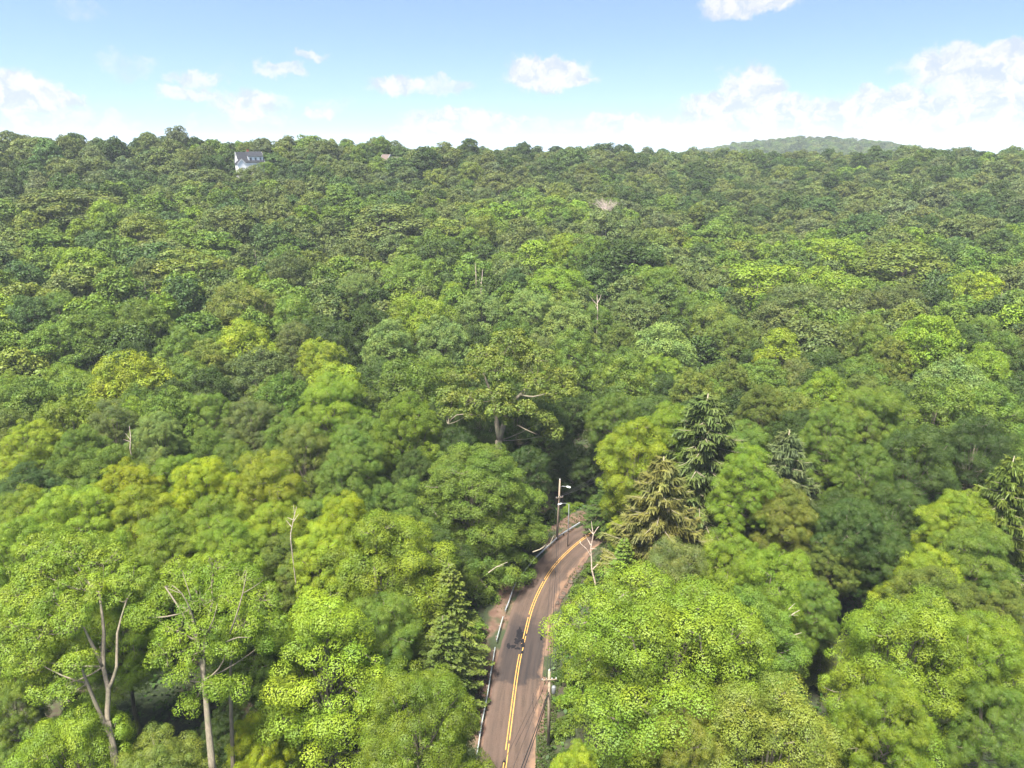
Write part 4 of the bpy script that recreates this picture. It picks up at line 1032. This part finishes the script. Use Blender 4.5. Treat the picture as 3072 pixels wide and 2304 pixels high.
for (x, y) in sorted(BUSH, key=lambda q: q[1]):
    cm, tm, PH, PR = proto('b', 0, rb.randrange(3)); s_ = rb.uniform(.5, 1.05)
    if abs(road_dist(x, y)[0][0]) < 6.2: s_ *= .7
    root = empty('roadside_bush', (x, y, H1(x, y) - .1), rb.uniform(0, 6), (s_, s_, s_ * rb.uniform(.6, 1)))
    side_ = 'right' if road_dist(x, y)[1][0] > 0 else 'left'
    cl_ = rb.choice(['green', 'spring', 'deep', 'green'])
    k_ = nbk.get((side_, cl_), 0); nbk[(side_, cl_)] = k_ + 1
    od = (['nearest'] + [q.strip() for q in ORD[1:]] + ['thirteenth', 'fourteenth', 'fifteenth', 'sixteenth', 'seventeenth', 'eighteenth', 'nineteenth', 'twentieth'])[min(k_, 19)]
    tag(root, f"{od} {CNAME[cl_]} bush along the {side_} roadside, counting from the bottom edge", 'bush', f'bushes beside the {side_} verge')
    c = link('foliage', cm, root); c.color = jcol(cl_)
    link('stem', tm, root)
# ground cover of the near woods
R = np.random.default_rng(5)
n = 60000; dd = np.sqrt(R.uniform(48 ** 2, 175 ** 2, n)); az_ = np.radians(R.uniform(-42, 42, n)); x = dd * np.sin(az_); y = dd * np.cos(az_)
rdd, sg = road_dist(x, y); nz_ = np.sin(x * .35) * np.cos(y * .31) + np.sin(x * .11 + y * .17) + R.normal(0, .5, n)
ok = (rdd > np.where(sg > 0, 4.6, 6.6)) & (nz_ > -.1); x, y = x[ok], y[ok]; n = len(x)
z = height(x, y) + R.random(n) ** 2 * 1.1
Q = leaf_quads(np.stack([x, y, z], 1), unit(np.array([0, 0, .8]) + R.normal(0, .5, (n, 3))), .30, R)
g = R.random((n, 1)); tt = np.array([1, 1, 1]) * (1 + R.normal(0, .25, (n, 1)))
o = link('undergrowth', quad_mesh('undergrowth', Q, np.clip(tt, .4, 1.8), M_LEAF)); o.color = (*alb(84, 122, 50), 1)
tag(o, 'dark leafy undergrowth covering the forest floor', 'undergrowth', None, 'stuff')
# grass on the verges
n = 26000; ii = R.integers(0, len(CL), n); sd_ = np.where(R.random(n) < .55, 1, -1); of = np.where(sd_ > 0, R.uniform(3.35, 5.4, n), -R.uniform(3.0, 7.4, n))
pt_ = CL[ii] + NR[ii] * of[:, None] + TN[ii] * R.uniform(-.5, .5, (n, 1)); x, y = pt_[:, 0], pt_[:, 1]
nz_ = np.sin(x * .5 + 1) * np.cos(y * .23) + .7 * np.sin(y * .11 + 2) + R.normal(0, .35, n) + np.where(np.abs(of) > 4.6, .8, 0) * np.where(sd_ > 0, 1, .7)
ok = (nz_ > .25) & (np.abs(of) > 3.1); x, y = x[ok], y[ok]; n = len(x); z = height(x, y) + .04 + R.random(n) * .12
Q = leaf_quads(np.stack([x, y, z], 1), unit(np.array([0, 0, .5]) + R.normal(0, .6, (n, 3))), .13, R, .5)
o = link('verge_grass', quad_mesh('verge_grass', Q, np.clip(1 + R.normal(0, .2, (n, 1)) * np.ones(3), .5, 1.6), M_LEAF)); o.color = (*alb(84, 108, 44), 1)
tag(o, 'short patchy grass on the earth verges', 'grass', None, 'stuff')
# fallen leaves and twigs on the earth
# ------------------------------------------------------------------ stones
M_ROCK = pbr('stone', (.085, .065, .05), .9, .3, 2.5, bump=.4)
def rock(x, y, s, label, seed, group=None):
    r_ = np.random.default_rng(seed); d = fib(42); rad = 1 + .18 * np.sin(d @ r_.normal(size=(3,)) * 3) + r_.normal(0, .09, 42)
    import bmesh
    bm = bmesh.new()
    for p, q in zip(d, rad): bm.verts.new((p[0] * q * s, p[1] * q * s * .8, p[2] * q * s * .55))
    bmesh.ops.convex_hull(bm, input=bm.verts)
    me = bpy.data.meshes.new('boulder'); bm.to_mesh(me); bm.free(); me.materials.append(M_ROCK)
    o = link('boulder', me); o.location = (x, y, H1(x, y) + s * .18); o.rotation_euler = (0, 0, seed * 1.3)
    tag(o, label, 'rock', group)
rr3 = random.Random(9)
for k, (sx, sy) in enumerate([(1762, 1690), (1748, 1705), (1738, 1718), (1726, 1735), (1716, 1748), (1705, 1762), (1697, 1778), (1688, 1795), (1680, 1812), (1672, 1830)]):
    x, y = onz(sx + rr3.uniform(-8, -3), sy + rr3.uniform(-3, 3))
    nm = ['first', 'second', 'third', 'fourth', 'fifth', 'sixth', 'seventh', 'eighth', 'ninth', 'tenth'][k]
    rock(x, y, rr3.uniform(.22, .5), f'{nm} stone from the far end of the row edging the right side of the bend', 10 + k, 'edging stones along the bend')

# ------------------------------------------------------------------ guard rail on the left
M_STEEL = pbr('galvanised_steel', (.50, .53, .56), .45, .12, 2.0, .35)
M_STEELG = pbr('weathered_steel', (.42, .47, .44), .55, .25, 2.0, .25)
M_POST = pbr('weathered_post', (.16, .12, .10), .9, .2, 4)
GR = [(1418, 2330), (1432, 2250), (1445, 2167.8), (1459.6, 2094.8), (1474, 2004.7), (1485, 1941), (1489, 1920.8), (1509, 1848.5), (1527, 1801), (1541.7, 1758), (1559.8, 1729), (1585, 1696.6), (1610.4, 1667.6), (1650, 1631.5), (1678, 1606), (1705, 1588), (1740, 1566)]
GP = catmull([onz(a_, b_, .72) for a_, b_ in GR], 1.0)
def guard(i0, i1, label, mat):
    P = GP[i0:i1]; tn = np.gradient(P, axis=0); tn /= np.linalg.norm(tn, axis=1)[:, None]; nr = np.stack([tn[:, 1], -tn[:, 0]], 1)
    root = empty('guard_rail', (P[0][0], P[0][1], 0)); tag(root, label, 'guard rail', 'guard rails left of the road'); o0 = np.array([P[0][0], P[0][1]])
    prof = [(0, -.16), (.05, -.12), (.08, -.08), (.02, -.02), (.02, .02), (.08, .08), (.05, .12), (0, .16), (-.02, .16), (-.0, 0), (-.02, -.16)]
    mb = MB(); vs = []; n_ = len(prof)
    for p, q in zip(P, nr):
        for a_, b_ in prof: vs.append((p[0] - o0[0] + q[0] * a_, p[1] - o0[1] + q[1] * a_, .60 + b_))
    mb.add(vs, [(i * n_ + k, i * n_ + (k + 1) % n_, (i + 1) * n_ + (k + 1) % n_, (i + 1) * n_ + k) for i in range(len(P) - 1) for k in range(n_)])
    mb.build('beam', mat, root)
    for i in range(1, len(P) - 1, 2):
        pb = MB(); c0 = P[i] - nr[i] * .14 - o0
        pb.box((c0[0], c0[1], .25), (.15, .2, 1.0), math.atan2(tn[i, 1], tn[i, 0])); pb.box((P[i][0] - nr[i][0] * .03 - o0[0], P[i][1] - nr[i][1] * .03 - o0[1], .6), (.12, .045, .24), math.atan2(tn[i, 1], tn[i, 0]))
        pb.build('post', M_POST, root)
gi_ = int(np.argmin(np.hypot(GP[:, 0] - onz(1487, 1931, .72)[0], GP[:, 1] - onz(1487, 1931, .72)[1])))
g2 = int(np.argmin(np.hypot(GP[:, 0] - onz(1509, 1848, .72)[0], GP[:, 1] - onz(1509, 1848, .72)[1])))
guard(0, gi_, 'dull grey guard rail along the straight stretch, nearest the bottom of the photo', M_STEELG)
guard(gi_ + 1, g2 + 1, 'short greenish-stained guard rail section between the dull one and the shiny curved one', M_STEELG)
guard(g2 + 1, len(GP), 'shiny silver guard rail curving round the bend', M_STEEL)

# ------------------------------------------------------------------ utility poles and wires
M_POLE = pbr('pole_wood', (.27, .21, .15), .9, .2, 5)
M_GREY = pbr('grey_metal', (.22, .23, .235), .5, .1, 3, .4)
M_BLK = pbr('black_cable', (.02, .02, .022), .6, .1, 3)
M_CER = pbr('white_insulator', (.75, .75, .72), .35, .05, 3)
def upole(sx, sy, hh, label, lamp=None, rz=0.0, lean=(0, 0), aw=1.7, ad=1.0):
    x, y = onz(sx, sy); z = H1(x, y); root = empty('utility_pole', (x, y, z), 0); tag(root, label, 'utility pole', 'utility poles')
    mb = MB(); mb.tube([(0, 0, -.6), (lean[0] * .5, lean[1] * .5, hh * .5), (lean[0], lean[1], hh)], [.19, .165, .13], 10); mb.build('shaft', M_POLE, root, True)
    c_, s_ = math.cos(rz), math.sin(rz); arm = MB(); arm.box((lean[0], lean[1] - .17, hh - ad), (aw, .09, .11), rz)
    ca = arm.build('crossarm', M_POLE, root)
    tops = []
    for o_ in (-.45 * aw, -.18 * aw, .18 * aw, .45 * aw):
        ib = MB(); p = (lean[0] + o_ * c_, lean[1] - .17 + o_ * s_, hh - ad + .06)
        ib.tube([p, (p[0], p[1], p[2] + .08), (p[0], p[1], p[2] + .2)], [.03, .06, .035], 8); ib.build('insulator', M_CER, root)
        tops.append((x + p[0], y + p[1], z + p[2] + .2))
    ib = MB(); ib.tube([(lean[0], lean[1], hh), (lean[0], lean[1], hh + .12), (lean[0], lean[1], hh + .28)], [.05, .09, .05], 8); ib.build('insulator', M_CER, root)
    tops.append((x + lean[0], y + lean[1], z + hh + .28))
    if lamp:
        lb_ = MB(); lb_.tube([(lean[0], lean[1], lamp[2]), (lamp[0] * .5, lamp[1] * .5, lamp[2] + .45), (lamp[0], lamp[1], lamp[2] + .5)], .045, 6); la = lb_.build('lamp_arm', M_GREY, root)
        hd = MB(); dx_ = np.array([lamp[0], lamp[1]]) / math.hypot(lamp[0], lamp[1])
        hd.tube([(lamp[0], lamp[1], lamp[2] + .5), (lamp[0] + dx_[0] * .15, lamp[1] + dx_[1] * .15, lamp[2] + .5), (lamp[0] + dx_[0] * .65, lamp[1] + dx_[1] * .65, lamp[2] + .46), (lamp[0] + dx_[0] * .75, lamp[1] + dx_[1] * .75, lamp[2] + .45)], [.07, .14, .16, .06], 8); hd.build('lamp_head', M_CER, root)
    return root, tops
pA, tA = upole(1671, 1622, 11.6, 'weathered utility pole with a street lamp arm, left of the road where it disappears', lamp=(1.3, -.5, 10.2), lean=(.25, .1), rz=.35, aw=1.3, ad=3.2)
pB, tB = upole(1646, 2236, 10.2, 'utility pole with white insulators seen from above between the road and the big maple', rz=.1, lean=(-.1, .2))
pC, tC = upole(1900, 1440, 10.5, 'utility pole half lost in shade at the end of the wires in the trees', rz=.9)
# transformer on pole B
mb = MB(); mb.tube([(.42, .1, 7.3), (.42, .1, 7.4), (.42, .1, 8.2), (.42, .1, 8.3)], [.2, .24, .24, .12], 12); mb.build('transformer', M_GREY, pB, True)
# slim steel lamp post beside pole A
x, y = onz(1703, 1640); root = empty('street_lamp', (x, y, H1(x, y))); tag(root, 'slim grey street lamp just right of the far utility pole', 'street lamp')
mb = MB(); mb.tube([(0, 0, -.3), (0, 0, 4), (0, 0, 8.2)], [.09, .075, .055], 8); mb.build('shaft', M_GREY, root, True)
mb = MB(); mb.tube([(0, 0, 8.1), (-.6, -.3, 8.5), (-1.2, -.5, 8.55)], .04, 6); mb.build('lamp_arm', M_GREY, root)
mb = MB(); mb.tube([(-1.2, -.5, 8.55), (-1.35, -.56, 8.56), (-1.8, -.75, 8.5), (-1.9, -.8, 8.5)], [.06, .13, .14, .05], 8); mb.build('lamp_head', M_CER, root)
def wire(A, B, sag, label, r_=.014, name='power_line'):
    pts = curve(A, B, (0, 0, -sag), 14); o0 = pts[0]
    mb = MB(); mb.tube([(p[0] - o0[0], p[1] - o0[1], p[2] - o0[2]) for p in pts], r_, 4)
    o = mb.build(name, M_BLK); o.location = o0; tag(o, label, 'cable', 'overhead wires along the road')
for k in range(4):
    nm = ['leftmost', 'second from left', 'third from left', 'rightmost'][k]
    wire(tA[k], tB[k], .9, f'{nm} overhead wire between the far lamp pole and the near pole', .018)
    if k % 3 == 0: wire(tA[k], tC[k], .8, f'overhead wire from the far pole into the trees, {"upper" if k else "lower"} one', .025)
low = lambda t_, dz: (t_[0], t_[1], t_[2] - dz)
wire(low(tA[4], 3.2), low(tB[4], 2.8), 1.1, 'thick lower telephone cable between the two poles', .035)
wire(low(tA[4], 3.4), low(tC[4], 2.6), 1.0, 'thick telephone cable from the far pole into the trees', .04)
E1 = np.array(onz(1510, 2420, 0)); 
for k, (sx, off) in enumerate([(1440, 0), (1490, 3)]):
    e_ = at_depth(sx, 2420, 52 + k * 2)
    wire(tB[k], tuple(e_), .5, ['thin wire crossing the road towards the yellow line at the bottom', 'thin wire just right of another crossing the road at the bottom'][k], .016)
e_ = at_depth(1530, 2390, 56); wire(low(tB[4], 3.0), tuple(e_), .3, 'thick black cable along the right edge of the road at the bottom', .05)
e_ = at_depth(1541, 2390, 56); wire(low(tB[4], 3.4), tuple(e_), .35, 'thick black cable on the outer side of another at the bottom right of the road', .04)

# ------------------------------------------------------------------ houses
M_WHITE = pbr('white_siding', (.86, .83, .81), .6, .04, 1.0)
M_SLATE = pbr('grey_shingles', (.030, .032, .038), .85, .2, 2.5)
M_BRN = pbr('pinkish_shingles', (.125, .096, .082), .85, .15, 1.2)
M_BRICK = pbr('chimney_brick', (.36, .10, .05), .85, .2, 5)
M_GLASS = pbr('dark_glass', (.05, .06, .08), .15, .1, 2)
M_TRIM = pbr('white_trim', (.62, .62, .62), .5, .03, 2)
def gable(parent, cx, cy, L_, Wd, ze, zr, zb, wallm, roofm, axis='x', over=.35, tr=True, thick=.22):
    """house block: ridge along axis"""
    wb = MB(); h = Wd / 2; l = L_ / 2
    vs = [(-l, -h, zb), (l, -h, zb), (l, h, zb), (-l, h, zb), (-l, -h, ze), (l, -h, ze), (l, h, ze), (-l, h, ze), (-l, 0, zr), (l, 0, zr)]
    fs = [(0, 1, 5, 4), (2, 3, 7, 6), (1, 2, 6, 9, 5), (3, 0, 4, 8, 7)]
    def tf(v): return (cx + v[0], cy + v[1], v[2]) if axis == 'x' else (cx - v[1], cy + v[0], v[2])
    wb.add([tf(v) for v in vs], fs); wb.build('wall', wallm, parent)
    rb_ = MB(); sl_ = (zr - ze) / h; o_ = over
    for s in (-1, 1):
        e_ = (s * (h + o_), ze - sl_ * o_ + .03)
        vs = [(-l - o_, e_[0], e_[1]), (l + o_, e_[0], e_[1]), (l + o_, 0, zr + .03), (-l - o_, 0, zr + .03)]
        vs += [(a_, b_, c_ + thick) for a_, b_, c_ in vs]
        rb_.add([tf(v) for v in vs], [(0, 1, 2, 3), (4, 7, 6, 5), (0, 4, 5, 1), (1, 5, 6, 2), (2, 6, 7, 3), (3, 7, 4, 0)])
    ro = rb_.build('roof', roofm, parent)
    if tr:
        tb = MB()
        for e_ in (-1, 1):
            for s in (-1, 1):
                q = [(e_ * (l + o_ + .04), s * (h + o_ + .03), ze - sl_ * o_ - .25), (e_ * (l + o_ + .04), 0, zr - .22), (e_ * (l + o_ + .04), 0, zr + .28), (e_ * (l + o_ + .04), s * (h + o_ + .03), ze - sl_ * o_ + .24)]
                q2 = [(a_ - e_ * .08, b_, c_) for a_, b_, c_ in q]
                tb.add([tf(v) for v in q + q2], [(0, 1, 2, 3), (4, 7, 6, 5), (0, 4, 5, 1), (2, 6, 7, 3), (0, 3, 7, 4), (1, 5, 6, 2)])
        tb.build('bargeboard', M_TRIM, ro)
    return ro
def window(parent, c, w, h, face='-y'):
    """frame proud of the wall, dark pane, mullion"""
    fb = MB(); d = .08
    def P(a_, b_, dd): return (c[0] + a_, c[1] - dd, c[2] + b_) if face == '-y' else (c[0] - dd, c[1] + a_, c[2] + b_)
    def bx(a0, a1, b0, b1, d0, d1):
        fb.add([P(a_, b_, dd) for dd in (d0, d1) for b_ in (b0, b1) for a_ in (a0, a1)], [(0, 1, 3, 2), (4, 6, 7, 5), (0, 4, 5, 1), (2, 3, 7, 6), (0, 2, 6, 4), (1, 5, 7, 3)])
    for a0, a1, b0, b1 in ((-w / 2 - .1, w / 2 + .1, h / 2, h / 2 + .12), (-w / 2 - .1, w / 2 + .1, -h / 2 - .12, -h / 2), (-w / 2 - .1, -w / 2, -h / 2, h / 2), (w / 2, w / 2 + .1, -h / 2, h / 2), (-w / 2, w / 2, -.03, .03)):
        bx(a0, a1, b0, b1, .0, d)
    f_ = fb.build('window', M_TRIM, parent)
    pb_ = MB(); pb_.add([P(-w / 2, -h / 2, .03), P(w / 2, -h / 2, .03), P(w / 2, h / 2, .03), P(-w / 2, h / 2, .03)], [(0, 1, 2, 3)]); pb_.build('pane', M_GLASS, f_)
# white house: eave line about 350 m away
DH = 335.0
hb = at_depth(748, 493, DH); hz0 = H1(hb[0], hb[1])
hroot = empty('white_house', (hb[0], hb[1], hb[2]), math.radians(34), (.78, .78, .70)); tag(hroot, 'white gabled house with grey roof and red chimney among the trees below the skyline', 'house')
# local x runs along the ridge, viewer is on -y
gable(hroot, .3, 0, 15.5, 9.5, 1.6, 8.0, -9, M_WHITE, M_SLATE)
gable(hroot, -6.7, -6.2, 6.5, 5.0, .6, 3.6, -9, M_WHITE, M_SLATE, axis='y')
# long shed dormer across the front
dw = MB(); dw.box((3.2, -3.3, 3.6), (9.0, 1.6, 3.4)); dw.build('dormer', M_WHITE, hroot)
dr2 = MB(); dr2.add([(-1.6, -4.55, 5.2), (8.0, -4.55, 5.2), (8.0, 0.1, 8.32), (-1.6, 0.1, 8.32), (-1.6, -4.55, 5.42), (8.0, -4.55, 5.42), (8.0, .1, 8.52), (-1.6, .1, 8.52)], [(0, 1, 2, 3), (4, 7, 6, 5), (0, 4, 5, 1), (1, 5, 6, 2), (2, 6, 7, 3), (3, 7, 4, 0)]); dr2.build('dormer_roof', M_SLATE, hroot)
for xx in (.2, 3.2, 6.2): window(hroot, (xx, -4.1, 3.6), 1.15, 1.9)
window(hroot, (-7.45, -.2, 2.6), 1.1, 1.8, '-x')
cb = MB(); cb.box((.2, .8, 8.6), (1.1, 1.1, 2.6)); cb.box((.2, .8, 9.95), (1.3, 1.3, .16)); cb.build('chimney', M_BRICK, hroot)
M_TAN = pbr('tan_siding', (.24, .19, .165), .8, .1, 1.5)
# brown-roofed house, mostly hidden
D5 = 385.0
hb = at_depth(1176, 480, D5); h2 = empty('brown_house', tuple(hb - np.array([0, 0, .6])), math.radians(55), (.75, .75, .75)); tag(h2, 'house whose pinkish-brown roof peeks through the trees below the skyline', 'house')
gable(h2, -5.6, 0, 7.5, 9.0, -.2, 4.6, -9, M_TAN, M_BRN, axis='y'); gable(h2, 5.6, .5, 8.5, 7.5, -.6, 2.8, -9, M_TAN, M_BRN, tr=False); gable(h2, 0, 1.2, 7, 6.5, -1.2, 1.6, -9, M_TAN, M_BRN, tr=False)

# ------------------------------------------------------------------ haze
mb = MB(); mb.box((0, 500, 58), (6900, 7900, 140)); m, t = newmat('haze_air')
pv_ = t.n('ShaderNodeVolumePrincipled'); pv_.inputs['Density'].default_value = 0.00015; pv_.inputs['Color'].default_value = (.85, .93, 1, 1)
t.l(pv_.outputs[0], t.n('ShaderNodeOutputMaterial').inputs['Volume'])
hzo = mb.build('haze', m); tag(hzo, 'thin pale air between the camera and the far hills', 'haze', None, 'stuff')
